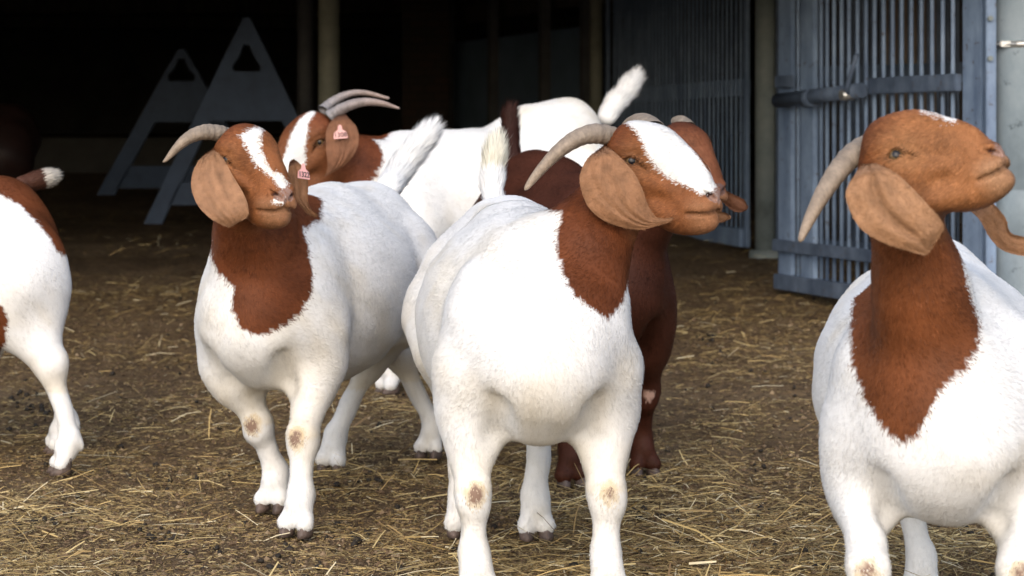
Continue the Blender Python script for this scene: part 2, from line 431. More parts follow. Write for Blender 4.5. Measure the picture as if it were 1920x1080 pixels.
# A-shaped barricades
def barricade(px, top, foot, width_foot, Y, label, hole):
    S = Y / F
    root = empty('barricade', ((px - CX) * S, Y, float(zg(Y))), label, 'barricade', 'A shaped barricades inside the barn')
    o3 = np.array(root.location)
    def a_frame(y0):
        bm = bmesh.new()
        h = (foot - top); hw = width_foot / 2
        sl = hw / h
        f = lambda yy: (yy - top) * sl + 7
        legw = 34
        yb = top + h * 0.50; yl = top + h * 0.80
        outer = [(-5, top), (5, top), (f(foot), foot), (f(foot) - legw * 0.9, foot)]
        # webbed board with two legs; the hole is cut as a separate loop by building a ring of quads
        def pt(x, y): return (o3[0] + x * S - o3[0], y0 - o3[1], HC - (y - HY) * S - o3[2])
        hx, ht, hb = hole
        inner = [(-hx * .22, ht), (hx * .22, ht), (hx * .52, (ht * .55 + hb * .45)), (hx, hb - 10), (hx * .9, hb), (-hx * .9, hb), (-hx, hb - 10), (-hx * .52, (ht * .55 + hb * .45))]
        ring = [(-6, top), (6, top), (f(ht * .45 + hb * .55), ht * .45 + hb * .55), (f(hb), hb), (f(hb + 14), hb + 14), (-f(hb + 14), hb + 14), (-f(hb), hb), (-f(ht * .45 + hb * .55), ht * .45 + hb * .55)]
        polys = [[ring[i], ring[(i + 1) % 8], inner[(i + 1) % 8], inner[i]] for i in range(8)]
        polys.append([(-f(hb + 14), hb + 14), (f(hb + 14), hb + 14), (f(yb), yb), (-f(yb), yb)])
        for s in (-1, 1):
            polys.append([(s * f(yb), yb), (s * (f(yb) - legw), yb), (s * (f(foot) - legw), foot), (s * f(foot), foot)])
        if True:
            polys.append([(-(f(yl) - legw * .9), yl), ((f(yl) - legw * .9), yl), (f(yl + 42) - legw * .9, yl + 42), (-(f(yl + 42) - legw * .9), yl + 42)])
        for pl in polys:
            vs = [bm.verts.new(pt(*p)) for p in pl]; bm.faces.new(vs)
        bmesh.ops.remove_doubles(bm, verts=bm.verts[:], dist=0.0005)
        g = bmesh.ops.extrude_face_region(bm, geom=bm.faces[:])
        vv = [e for e in g['geom'] if isinstance(e, bmesh.types.BMVert)]
        bmesh.ops.translate(bm, verts=vv, vec=(0, 0.035, 0))
        bmesh.ops.recalc_face_normals(bm, faces=bm.faces)
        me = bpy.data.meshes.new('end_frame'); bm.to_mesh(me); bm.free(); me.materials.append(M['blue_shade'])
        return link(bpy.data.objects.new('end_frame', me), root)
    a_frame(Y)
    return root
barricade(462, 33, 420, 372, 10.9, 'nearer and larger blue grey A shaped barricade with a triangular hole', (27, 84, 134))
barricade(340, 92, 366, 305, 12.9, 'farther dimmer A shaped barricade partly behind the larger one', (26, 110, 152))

# ---- blue gates
def gate(name, A, B, label, z_lo, z_hi, stiles, bars, rails, bar_r=0.0085, mat=None, group='blue barred gates'):
    A = np.array(A); B = np.array(B); u = nrm(B - A); L = float(np.linalg.norm(B - A)); n = np.array([u[1], -u[0]])
    if n[1] > 0: n = -n
    root = empty(name, (A[0], A[1], float(zg(A[1]))), label, 'gate', group); o3 = tuple(root.location)
    mat = mat or M['blue']
    for a0, a1 in stiles:
        MB().slab(A, u, n, a0, a1, -0.011, 0.011, z_lo, z_hi).build('stile', mat, root, o3, bevel=0.004)
    for z0, z1, a0, a1, t0, t1, mm in rails:
        MB().slab(A, u, n, a0, a1, t0, t1, z0, z1).build('rail', mm, root, o3, bevel=0.003)
    for a in bars:
        MB().tube([(A[0] + a * u[0], A[1] + a * u[1], z_lo + 0.012), (A[0] + a * u[0], A[1] + a * u[1], z_hi - 0.01)], bar_r, 8).build('bar', mat, root, o3, smooth=True)
    return root, A, u, n, L, o3

GA, GB = (1.142, 8.30), (1.655, 6.86)
gl = math.hypot(GB[0] - GA[0], GB[1] - GA[1])
def a_at(px):   # distance along the gate at a photo column
    k = (px - CX) / F; u = ((GB[0] - GA[0]) / gl, (GB[1] - GA[1]) / gl)
    return (k * GA[1] - GA[0]) / (u[0] - k * u[1])
zb = 0.20
bars = [a_at(x) for x in (1497, 1540, 1551, 1564, 1578, 1592, 1608, 1624, 1640, 1657, 1674, 1691, 1709, 1728, 1748, 1768, 1787)]
def zrow(py, Y): return HC - (py - HY) / F * Y
mid_z = (zrow(150, 7.0) + zrow(183, 7.9)) / 2
g, A, u, n, L, o3 = gate('gate', GA, GB, 'blue grey barred gate with a sliding bolt beside the broad galvanised post', zb, 2.15,
    [(a_at(1463), a_at(1488)), (a_at(1505), a_at(1530)), (a_at(1809), a_at(1846))], bars,
    [(zb - 0.005, zb + 0.058, a_at(1464), a_at(1808.5), -0.036, 0.036, M['blue_dark']), (zb + 0.155, zb + 0.205, a_at(1464), a_at(1808.5), 0.031, 0.042, M['blue_dark']),
     (1.000, 1.062, a_at(1645), a_at(1808.5), 0.0105, 0.04, M['blue_dark']), (2.09, 2.148, a_at(1530.5), a_at(1808.5), -0.028, 0.028, M['blue']),
     (1.04, 1.09, a_at(1468), a_at(1502), 0.0315, 0.04, M['blue_dark'])])
def gp(a, t, z): return (A[0] + a * u[0] + t * n[0], A[1] + a * u[1] + t * n[1], z)
bz = 0.985
bolt = MB().tube([gp(a_at(1482), 0.060, bz), gp(a_at(1641), 0.060, bz + 0.03)], 0.029, 18).build('sliding_bolt', M['blue_dark'], g, o3, smooth=True)
MB().tube([gp(a_at(1536), 0.060, bz + 0.004), gp(a_at(1549), 0.060, bz + 0.008)], 0.036, 18).build('bolt_sleeve', M['blue_dark'], g, o3, smooth=True)
MB().tube([gp(a_at(1624), 0.085, bz - 0.0), gp(a_at(1632), 0.10, bz + 0.05), gp(a_at(1650), 0.10, bz + 0.165)], [0.012, 0.009, 0.009], 10).build('bolt_handle', M['blue_dark'], g, o3, smooth=True)
MB().tube([gp(a_at(1624), 0.055, bz + 0.012), gp(a_at(1624), 0.11, bz + 0.012)], 0.02, 14).build('bolt_knuckle', M['steel'], g, o3, smooth=True)

# second gate leaf, behind the first one
GA2, GB2 = (1.315, 9.80), (2.35, 8.6)
l2 = math.hypot(GB2[0] - GA2[0], GB2[1] - GA2[1])
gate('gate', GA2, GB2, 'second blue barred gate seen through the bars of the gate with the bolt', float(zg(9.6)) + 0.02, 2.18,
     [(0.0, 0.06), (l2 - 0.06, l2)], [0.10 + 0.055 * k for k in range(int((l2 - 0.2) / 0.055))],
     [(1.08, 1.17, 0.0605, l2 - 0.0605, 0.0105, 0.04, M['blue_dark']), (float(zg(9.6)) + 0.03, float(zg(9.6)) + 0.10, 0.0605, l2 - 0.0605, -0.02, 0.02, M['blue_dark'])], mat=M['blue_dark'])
# tan boards behind it
bw = empty('board_wall', (2.3, 11.6, 0.3), 'wall of upright tan and dark boards seen through the gate bars', 'wall')
for k in range(16):
    xx = 1.55 + 0.16 * k
    MB().box(xx, xx + 0.15, 11.6, 11.64, 0.25, 2.19).build('board', M['tan_wood'] if k in (4, 5, 7, 8) else M['dark_wood'], bw, (2.3, 11.6, 0.3), bevel=0.004)

# fence of bars receding into the barn, left of the galvanised post
FA, FB = (1.19, 9.95), (0.62, 12.95)
lf = math.hypot(FB[0] - FA[0], FB[1] - FA[1])
fz = 0.27
fg, A2, u2, n2, L2, oo = gate('bar_fence', FA, FB, 'blue bar fence receding into the barn left of the galvanised post', fz, 2.18,
     [(0.0, 0.05), (lf - 0.06, lf)], [0.12 + 0.08 * k for k in range(int((lf - 0.2) / 0.08))],
     [(1.04, 1.125, 0.0505, lf - 0.0605, -0.03, -0.010, M['blue']), (fz + 0.0, fz + 0.09, 0.0505, lf - 0.0605, -0.03, 0.03, M['blue'])], 0.0065, group='')
fg['category'] = 'fence'

# brace lying diagonally behind the bars
# metal sheet and hinge post at the right edge
sy = 6.82
sx0 = (1869 - CX) / F * sy
pr = 0.12
gx, gy = sx0 + pr, sy + 0.09
sh = empty('round_post', (gx, gy, 0.1), 'broad pale stained galvanised post with a steel band, at the right edge', 'post')
so3 = (gx, gy, 0.1)
cuts = [0.02, 0.492, 0.655, 1.9, 2.18]
mb = MB()
prof = []
for z0, z1 in zip(cuts[:-1], cuts[1:]): prof += [(z0 + .002, pr - .002), (z0 + .005, pr), (z1 - .005, pr), (z1 - .002, pr - .002)]
mb.tube([(gx, gy, z) for z, _ in prof], [q for _, q in prof], 64)
mb.build('shaft', M['sheet'], sh, so3, smooth=True)
zs = zrow(83, sy)
mb = MB(); mb.tube([(gx, gy, zs - .011), (gx, gy, zs - .0105), (gx, gy, zs + .0105), (gx, gy, zs + .011)], [pr + .001, pr + .004, pr + .004, pr + .001], 64, cap=False)
mb.build('band', M['steel'], sh, so3, smooth=True)
bx = sx0 + .018
MB().box(bx - .010, bx + .030, gy - .105, gy - .060, zs - .009, zs + .010).build('buckle', M['steel'], sh, so3, bevel=0.004)
MB().tube([(bx - .022, gy - .095, zs), (bx + .045, gy - .110, zs)], .0045, 10).build('screw', M['steel'], sh, so3, smooth=True)
hx0 = (1848 - CX) / F * sy; hx1 = (1867 - CX) / F * sy
hp = empty('hinge_post', (hx0, sy, 0.1), 'narrow blue hinge post between the gate and the broad galvanised post', 'post')
MB().box(hx0, hx1, sy - 0.01, sy + 0.05, 0.08, 2.18).build('post', M['blue'], hp, (hx0, sy, 0.1), bevel=0.004)
for zz in (zrow(110, sy), zrow(35, sy)):
    MB().tube([((hx0 + hx1) / 2 - 0.006, sy - 0.0105, zz), ((hx0 + hx1) / 2 - 0.006, sy - 0.026, zz)], 0.009, 12).build('bolt', M['galv'], hp, (hx0, sy, 0.1), smooth=True)

# ------------------------------------------------------------------ goats: one smooth-blended implicit surface per body
class Field:
    def __init__(s, lo, hi, h):
        s.h = h; s.o = np.asarray(lo, float); s.n = np.ceil((np.asarray(hi, float) - s.o) / h).astype(int) + 1
        s.d = np.full(s.n, 0.5, dtype=np.float32)
    def sl(s, lo, hi):
        a = np.clip(np.floor((lo - s.o) / s.h).astype(int), 0, s.n); b = np.clip(np.ceil((hi - s.o) / s.h).astype(int) + 1, 0, s.n)
        if (b <= a).any(): return None, None
        g = [(s.o[i] + s.h * np.arange(a[i], b[i])).astype(np.float32) for i in range(3)]
        return (slice(a[0], b[0]), slice(a[1], b[1]), slice(a[2], b[2])), (g[0][:, None, None], g[1][None, :, None], g[2][None, None, :])
    def dist(s, pr, g):
        if pr[0] == 'cone':
            a, b, ra, rb = pr[1:5]; ba = (b - a).astype(np.float32); L2 = float(ba @ ba) + 1e-12
            px, py, pz = g[0] - np.float32(a[0]), g[1] - np.float32(a[1]), g[2] - np.float32(a[2])
            t = np.clip((px * ba[0] + py * ba[1] + pz * ba[2]) / np.float32(L2), 0, 1)
            dx, dy, dz = px - t * ba[0], py - t * ba[1], pz - t * ba[2]
            return np.sqrt(dx * dx + dy * dy + dz * dz) - (np.float32(ra) + t * np.float32(rb - ra))
        c, R, r = pr[1:4]; R = R.astype(np.float32)
        px, py, pz = g[0] - np.float32(c[0]), g[1] - np.float32(c[1]), g[2] - np.float32(c[2])
        q = [px * R[0, i] + py * R[1, i] + pz * R[2, i] for i in range(3)]
        k0 = np.sqrt(sum((q[i] / np.float32(r[i])) ** 2 for i in range(3)))
        k1 = np.sqrt(sum((q[i] / np.float32(r[i] ** 2)) ** 2 for i in range(3)))
        return np.where(k1 > 1e-6, k0 * (k0 - 1) / np.maximum(k1, 1e-6), -float(min(r)))
    def box(s, pr, m):
        if pr[0] == 'cone':
            a, b, ra, rb = pr[1:5]; r = max(ra, rb) + m
            return np.minimum(a, b) - r, np.maximum(a, b) + r
        r = max(pr[3]) + m
        return pr[1] - r, pr[1] + r
    def add(s, pr, k):
        S, g = s.sl(*s.box(pr, k + 3 * s.h))
        if S is None: return
        d = s.d[S]; e = s.dist(pr, g)
        h = np.maximum(k - np.abs(d - e), 0) / k
        s.d[S] = np.minimum(d, e) - h * h * (k * .25)
    def cut(s, pr, k):
        S, g = s.sl(*s.box(pr, k + 3 * s.h))
        if S is None: return
        d = s.d[S]; e = -s.dist(pr, g)
        h = np.maximum(k - np.abs(d - e), 0) / k
        s.d[S] = np.maximum(d, e) + h * h * (k * .25)
    def merge(s, o, k):
        h = np.maximum(k - np.abs(s.d - o.d), 0) / k
        s.d = np.minimum(s.d, o.d) - h * h * (k * .25)
    def tri(s, p):
        q = (p - s.o) / s.h; i = np.clip(np.floor(q).astype(int), 0, s.n - 2); f = (q - i).astype(np.float32)
        x, y, z = i.T; d = s.d; fx, fy, fz = f.T
        c = lambda a, b, e: d[x + a, y + b, z + e]
        return ((c(0, 0, 0) * (1 - fx) + c(1, 0, 0) * fx) * (1 - fy) + (c(0, 1, 0) * (1 - fx) + c(1, 1, 0) * fx) * fy) * (1 - fz) + \
               ((c(0, 0, 1) * (1 - fx) + c(1, 0, 1) * fx) * (1 - fy) + (c(0, 1, 1) * (1 - fx) + c(1, 1, 1) * fx) * fy) * fz
    def grad(s, p, e=None):
        e = e or s.h * 0.8; I = np.eye(3) * e
        return nrm(np.stack([s.tri(p + I[i]) - s.tri(p - I[i]) for i in range(3)], 1))
    def mesh(s):
        d = s.d; neg = d < 0; nx, ny, nz = d.shape
        cnt = np.zeros((nx - 1, ny - 1, nz - 1), np.int8)
        cs = [(a, b, c) for a in (0, 1) for b in (0, 1) for c in (0, 1)]
        for a, b, c in cs: cnt += neg[a:nx - 1 + a, b:ny - 1 + b, c:nz - 1 + c]
        m = (cnt > 0) & (cnt < 8); I = np.argwhere(m); idx = np.full(m.shape, -1, np.int64); idx[m] = np.arange(len(I))
        vals = np.stack([d[I[:, 0] + a, I[:, 1] + b, I[:, 2] + c] for a, b, c in cs], 1)
        acc = np.zeros((len(I), 3)); num = np.zeros(len(I)); csf = np.array(cs, float)
        for i in range(8):
            for j in range(i + 1, 8):
                if abs(csf[i] - csf[j]).sum() != 1: continue
                va, vb = vals[:, i], vals[:, j]; x = (va < 0) != (vb < 0)
                t = np.where(x, va / np.where(x, va - vb, 1), 0)
                acc += np.where(x[:, None], csf[i] + t[:, None] * (csf[j] - csf[i]), 0); num += x
        V = s.o + s.h * (I + acc / num[:, None])
        Q = []
        for ax in range(3):
            b_, c_ = (ax + 1) % 3, (ax + 2) % 3
            lo = [slice(None)] * 3; hi = [slice(None)] * 3; lo[ax] = slice(0, -1); hi[ax] = slice(1, None)
            e = neg[tuple(lo)] != neg[tuple(hi)]; E = np.argwhere(e)
            ok = (E[:, b_] > 0) & (E[:, c_] > 0) & (E[:, b_] < d.shape[b_] - 1) & (E[:, c_] < d.shape[c_] - 1); E = E[ok]
            flip = neg[E[:, 0], E[:, 1], E[:, 2]]
            def at(db, dc):
                K = E.copy(); K[:, b_] += db; K[:, c_] += dc; return idx[K[:, 0], K[:, 1], K[:, 2]]
            q = np.stack([at(-1, -1), at(0, -1), at(0, 0), at(-1, 0)], 1)
            q[~flip] = q[~flip][:, ::-1]; Q.append(q)
        Q = np.concatenate(Q); Q = Q[(Q >= 0).all(1)]
        for _ in range(2):
            V = V - s.grad(V) * np.clip(s.tri(V), -s.h, s.h)[:, None] * 0.9
        return V, Q

def inpoly(pts, poly):
    poly = np.asarray(poly, float); x, y = pts[:, 0], pts[:, 1]; ins = np.zeros(len(pts), bool)
    j = len(poly) - 1
    for i in range(len(poly)):
        xi, yi = poly[i]; xj, yj = poly[j]
        c = ((yi > y) != (yj > y)) & (x < (xj - xi) * (y - yi) / (yj - yi + 1e-12) + xi)
        ins ^= c; j = i
    return ins

def frame(fwd, up=(0, 0, 1), roll=0.0):
    "columns: x forward, y left, z up"
    f = nrm(np.asarray(fwd, float)); l = nrm(np.cross(up, f)); u = np.cross(f, l)
    if roll:
        l, u = l * math.cos(roll) + u * math.sin(roll), u * math.cos(roll) - l * math.sin(roll)
    return np.stack([f, l, u], 1)

WHITE = np.array((0.83, 0.832, 0.83))

class Goat:
    """g: dict of the pose. Everything is laid out in metres in the world, then stored relative to the goat's root."""
    def __init__(s, g):
        s.g = g; S = s.S = g['S']
        s.c = np.array([g['at'][0], g['at'][1], float(zg(g['at'][1])) + g.get('lift', 0)])
        h = rad(g['heading'])            # 0 = straight to the camera, + = towards the right of the picture
        s.T = frame((math.sin(h), -math.cos(h), 0))
        s.H = frame(*[np.array(v, float) for v in (g['nose'],)], roll=rad(g.get('roll', 0)))
        s.hc = P(*g['skull']); s.hs = g.get('hs', 1.0)
        s.rng = np.random.default_rng(g['seed'])
    def t(s, x, y, z): return s.c + s.S * (s.T @ np.array([x, y, z], float))
    def h(s, x, y, z):
        if x > .06: x = .06 + (x - .06) * .81
        return s.hc + s.hs * (s.H @ np.array([x, y, z * 1.12], float))
    def hinv(s, p):
        q = ((p - s.hc) @ s.H) / s.hs; q[:, 2] /= 1.12
        q[:, 0] = np.where(q[:, 0] > .06, .06 + (q[:, 0] - .06) / .81, q[:, 0]); return q
    def prims(s):
        g, S, T, H, hs = s.g, s.S, s.T, s.H, s.hs
        B = []
        bw = g.get('belly', 1.0); t = s.t
        def E(c, r, k=.06, R=T): B.append((('ell', t(*c), R, np.array(r) * S), k * S))
        def C(a, b, ra, rb, k=.05): B.append((('cone', a, b, ra * S, rb * S), k * S))
        sw = g.get('sw', .86)
        E((.15, 0, .482), (.30, .178 * (bw * .4 + .6) * (.3 + .7 * sw), .198), .09)
        E((-.03, 0, .440 - g.get('sag', 0)), (.29, .210 * bw, .174), .10)
        E((-.05, 0, .535), (.30, .160, .125), .12)
        E((g.get('rumpx', -.28), 0, .545), (.160, .138, .145), .10)
        E((.33, 0, .455), (.13, .142 * sw, .155), .09)
        C(t(.400, 0, .425), t(.35, 0, .39), .095, .085, .06)
        bk = g.get('back', 0)
        C(t(.27, 0, .618), t(-.05, 0, .630 - bk), .050, .055, .08); C(t(-.05, 0, .630 - bk), t(g.get('rumpx', -.28) - .02, 0, .640 + g.get('hump', 0)), .06, .065, .08)
        if g.get('hump'): E((g.get('humpx', -.24), 0, .60 + g['hump']), (.15, .11, .09), .10)
        for sd in (1, -1):
            E((.305, sd * .128 * sw, .425), (.085, .052, .180), .05)
            E((-.285, sd * .122, .475), (.120, .074, .145), .05)
        # legs
        s.knee = []; s.hooves = []
        for i, (name, hf) in enumerate(g['hooves'].items()):
            front = name[0] == 'f'; sd = 1 if name[1] == 'l' else -1
            hoof = np.array(hf, float)
            fwd = T[:, 0]
            if front:
                top = t(.310, sd * .142 * sw, .40); el = t(.298, sd * .134 * sw, .335)
                fet = hoof + np.array([0, 0, .085 * S]) - fwd * .012 * S
                kn = el * .33 + fet * .67 + fwd * .018 * S; kn[2] = hoof[2] + .198 * S
                C(top, el, .054, .048, .06); C(el, kn, .046, .0315, .05); C(kn + fwd * .005 * S, kn + np.array([0, 0, -.02 * S]) + fwd * .006 * S, .0305, .029, .02)
                C(kn, fet, .0245, .0235, .02)
                C(kn - fwd * .012 * S - np.array([0, 0, .012 * S]), fet - fwd * .010 * S, .0165, .0165, .012)
                for q in (1, -1): C(kn + T[:, 1] * q * .013 * S + fwd * .008 * S + np.array([0, 0, .012 * S]), kn + T[:, 1] * q * .012 * S + fwd * .010 * S - np.array([0, 0, .018 * S]), .0165, .0150, .012)
                C(el - fwd * .04 * S + np.array([0, 0, .03 * S]), el - fwd * .035 * S, .032, .022, .03)
                s.knee.append(kn + fwd * .028 * S)
            else:
                top = t(-.27, sd * .13, .46); stf = t(-.215, sd * .126, .405)
                fet = hoof + np.array([0, 0, .085 * S]) - fwd * .012 * S
                hk = stf * .35 + fet * .65 - fwd * g.get('hock', .075) * S; hk[2] = hoof[2] + .262 * S
                C(top, stf, .090, .070, .05); C(stf, hk, .060, .031, .05); C(t(-.335, sd * .12, .42), hk, .056, .022, .05)
                C(hk, hk - fwd * .012 * S + np.array([0, 0, .015 * S]), .030, .024, .02)
                C(hk, fet, .0270, .0235, .03)
            C(fet, hoof + np.array([0, 0, .06 * S]), .026, .031, .02)
            for q in (1, -1): C(fet - fwd * .022 * S + T[:, 1] * q * .014 * S - np.array([0, 0, .012 * S]), fet - fwd * .027 * S + T[:, 1] * q * .015 * S - np.array([0, 0, .024 * S]), .011, .007, .01)
            lat = T[:, 1]
            for q in (1, -1):
                C(fet - np.array([0, 0, .02 * S]), hoof + lat * q * .0205 * S + fwd * .017 * S + np.array([0, 0, .0275 * S]), .0225, .0205, .005)
            s.hooves.append((hoof, name))
        # udder / navel tuft
        if g.get('udder'): E((-.19, 0, .30), (.08, .06, .06), .05)
        # neck
        nk = g.get('neck', {})
        up0 = t(*nk.get('up', (.255, 0, .575))); lo0 = t(*nk.get('lo', (.365, 0, .46)))
        m0 = nk.get('bend', 0.0)
        pu, pl = s.h(-.008, 0, -.022), s.h(-.004, 0, -.070)
        mc = (up0 + pu + lo0 + pl) / 4 + T[:, 0] * m0; sp = nk.get('sp', .62)
        mu = mc + ((up0 + pu) / 2 - mc) * sp + T[:, 0] * m0 * 0; ml = mc + ((lo0 + pl) / 2 - mc) * sp
        ru, rl = nk.get('r', (.080, .105)); eu, el_ = nk.get('e', (.044, .044))
        mr = nk.get('m', (.052, .056))
        C(up0, mu, ru, mr[0], .07); C(mu, pu, mr[0], eu, .05); C(lo0, ml, rl, mr[1], .07); C(ml, pl, mr[1], el_, .05)
        s.neck0 = (up0 + lo0) / 2; s.neck1 = (pu + pl) / 2
        # head
        D = []; X = []
        h = s.h
        def e(c, r, k=.03, R=None): D.append((('ell', h(*c), H if R is None else R, np.array(r) * hs), k * hs))
        def c_(a, b, ra, rb, k=.03): D.append((('cone', h(*a), h(*b), ra * hs, rb * hs), k * hs))
        def xc(a, b, ra, rb, k=.006): X.append((('cone', h(*a), h(*b), ra * hs, rb * hs), k * hs))
        for q in (1, -1):
            X.append((('cone', t(.43, q * .088 * sw, .37), t(.385, q * .088 * sw, .30), .008 * S, .012 * S), .05 * S))
        def xe(c, r, k=.005, R=None): X.append((('ell', h(*c), H if R is None else R, np.array(r) * hs), k * hs))
        e((.016, 0, 0), (.046, .058, .068)); e((.048, 0, .006), (.068, .055, .060), .03)
        c_((.03, 0, .0), (.165, 0, -.046), .048, .029, .022)
        Rn = H @ np.array([[math.cos(.42), 0, math.sin(.42)], [0, 1, 0], [-math.sin(.42), 0, math.cos(.42)]])
        e((.098, 0, -.006), (.082, .030, .042), .03, Rn)
        e((.168, 0, -.076), (.044, .037, .043), .02, Rn)
        c_((-.005, 0, -.060), (.150, 0, -.098), .048, .035, .03)
        for q in (1, -1):
            e((.014, q * .036, -.046), (.060, .029, .056), .022)
            e((.030, q * .050, .019), (.034, .016, .0145), .014)
            c_((.040, q * .050, -.030), (.125, q * .031, -.056), .0130, .0055, .024)
            c_((.005, q * .036, -.080), (.125, q * .023, -.106), .020, .014, .018)
            e((.178, q * .021, -.086), (.035, .0205, .0185), .010)
            e((.199, q * .018, -.061), (.017, .0125, .0125), .008)
            D.append((('ell', s.eyec(q), H, np.array((.0225, .0200, .0195)) * hs), .012 * hs))
        e((.204, 0, -.070), (.0155, .020, .019), .012)
        e((.184, 0, -.1125), (.030, .026, .0205), .012)
        e((.198, 0, -.086), (.0195, .026, .017), .010)
        e((.140, 0, -.110), (.045, .029, .024), .02)
        for q in (1, -1):
            ec = s.eyec(q); o = s.eyedir(q)
            for dx, dz in ((-.0145, .001), (.0155, -.0045)):
                X.append((('cone', ec + o * .019 * hs, ec + hs * (s.H @ np.array([dx, 0, dz]) + o * .0185), .0074 * hs * g.get('open', 1), .0026 * hs), .003 * hs))
            xc((.055, q * .053, -.010), (.070, q * .050, -.021), .0040, .002, .008)
            xc((.219, q * .0115, -.075), (.213, q * .021, -.067), .0048, .0056, .004); xc((.213, q * .021, -.067), (.202, q * .029, -.059), .0052, .0028, .004)
            path = s.lips = [(.2205, 0, -.094), (.214, q * .014, -.0955), (.203, q * .026, -.0975), (.183, q * .036, -.0985), (.164, q * .0405, -.098)]
            for a, b in zip(path[:-1], path[1:]): xc(a, b, .0038, .0038, .006)
        xc((.222, 0, -.078), (.222, 0, -.094), .0025, .0025, .004)
        return B, D, X
    def eyec(s, q): return s.h(.035, q * .0475, -.006)
    def eyedir(s, q): return s.H @ nrm(np.array([.42, q * .90, .10]))
    def build_mesh(s):
        B, D, X = s.prims(); hs = s.hs
        pts = np.array([p for pr, _ in B + D for p in ((pr[1], pr[2]) if pr[0] == 'cone' else (pr[1] - max(pr[3]), pr[1] + max(pr[3])))])
        lo, hi = pts.min(0) - .06, pts.max(0) + .06
        ax = nrm(s.neck1 - s.neck0); cp = s.neck1 - ax * .035 * hs
        hb = s.h(.08, 0, -.035); hl, hh = hb - .215 * hs, hb + .215 * hs
        def run(lo, hi, vox):
            f = Field(lo, hi, vox)
            for pr, k in B: f.add(pr, k)
            fh = Field(lo, hi, vox)
            for pr, k in D: fh.add(pr, k)
            f.merge(fh, .03 * hs)
            for pr, k in X: f.cut(pr, k)
            V, Q = f.mesh(); Nn = f.grad(V); return V, Q, Nn
        vox = s.g.get('vox', (.009, .0030))
        V, Q, Nn = run(lo, hi, vox[0])
        side = lambda V, Q: (V[Q].mean(1) - cp) @ ax
        near = lambda V, Q: np.linalg.norm(V[Q].mean(1) - hb, axis=1) < .25 * hs
        Q = Q[~((side(V, Q) > .002) & near(V, Q))]
        V2, Q2, N2 = run(hl, hh, vox[1]); Q2 = Q2[(side(V2, Q2) > -.006) & near(V2, Q2)]
        def compact(V, Q, Nn):
            u, inv = np.unique(Q, return_inverse=True); return V[u], inv.reshape(Q.shape), Nn[u]
        V, Q, Nn = compact(V, Q, Nn); V2, Q2, N2 = compact(V2, Q2, N2)
        s.nbody = len(V)
        return np.concatenate([V, V2]), np.concatenate([Q, Q2 + len(V)]), np.concatenate([Nn, N2]), len(Q)
    # ---- pigment
    def color(s, p, jit=0.0):
        g, r = s.g, s.rng; n = len(p)
        q = p + r.normal(0, 1, p.shape) * jit
        xy = proj(q)
        hl = s.hinv(q)
        tl = ((q - s.c) @ s.T) / s.S
        nk = (q - s.neck0) @ (s.neck1 - s.neck0) / np.sum((s.neck1 - s.neck0) ** 2)
        axis_d = np.linalg.norm(q - (s.neck0 + np.clip(nk, -.5, 1)[:, None] * (s.neck1 - s.neck0)), axis=1)
        headm = (np.linalg.norm((hl - np.array([.09, 0, -.03])) / np.array([.20, .12, .13]), axis=1) < 1)
        brown = np.zeros(n, bool)
        if g.get('all_brown'): brown[:] = True
        if 'patch' in g:
            lim = g.get('patch_reach', .24)
            brown |= inpoly(xy, g['patch']) & (axis_d < lim) & (tl[:, 0] > g.get('patch_x', .05))
            brown |= (nk > .6) & (axis_d < .115)
        brown |= headm
        for pl in g.get('white', []):
            brown &= ~(inpoly(xy, pl) & (headm | bool(g.get('white_any'))))
        for pl, xr in g.get('brown', []):
            brown |= inpoly(xy, pl) & (tl[:, 0] > xr[0]) & (tl[:, 0] < xr[1])
        bl = g.get('blaze')
        if bl is not None:   # half width along the face, in head lengths
            top = hl[:, 2] > (-.045 - .2 * (hl[:, 0] - .1))
            brown &= ~(headm & top & (np.abs(hl[:, 1] - bl[2]) < np.interp(hl[:, 0], bl[0], bl[1])))
        dark = np.array(g.get('dark', (.125, .037, .0125))); face = np.array(g.get('face', (.24, .090, .034)))
        fm = np.clip((hl[:, 0] + .02) / .10, 0, 1) * headm
        bc = dark + (face - dark) * fm[:, None]
        ed = np.minimum(*[np.linalg.norm((q - s.eyec(e)) / s.hs - s.H @ np.array([.012, 0, -.004]), axis=1) for e in (1, -1)])
        ef = np.clip((.052 - ed) / .03, 0, 1)[:, None] * .38
        bc = bc * (1 - ef) + face * np.array((1.25, 1.5, 1.6)) * ef
        crown = (np.clip((hl[:, 2] - .03) / .03, 0, 1) * headm)[:, None]; bc = bc * (1 - .25 * crown * np.array((.7, 1, 1)))
        bc = bc * (1 + .18 * (np.sin(p[:, 0] * 37 + p[:, 2] * 23) * np.sin(p[:, 2] * 41 - p[:, 0] * 11 + p[:, 1] * 17)))[:, None]
        muz = np.clip((hl[:, 0] - .15) / .04, 0, 1) * headm * np.clip((-.065 - hl[:, 2]) / .02, 0, 1)
        mz = g.get('muz', .35); bc = bc * (1 - mz * muz[:, None]) + np.array((.40, .23, .13)) * mz * muz[:, None]
        wc = np.tile(WHITE, (n, 1)) * (1 - .035 * (0.5 + 0.5 * np.sin(p[:, 0] * 19 + p[:, 2] * 13) * np.sin(p[:, 1] * 15 - p[:, 2] * 21)))[:, None]
        st = np.clip(vnoise(p[:, 0] * 9 + p[:, 1] * 5 + 50, p[:, 2] * 11 - p[:, 1] * 6 + 50, 41) * .65 + vnoise(p[:, 0] * 31 + 50, p[:, 2] * 27 + p[:, 1] * 23 + 50, 42) * .35 - .48, 0, 1)
        wc = wc * (1 - st[:, None] * np.array((.16, .26, .44)) * g.get('dirt', 1))
        low = np.clip((.30 - tl[:, 2]) / .10, 0, 1) * (tl[:, 2] > .2)
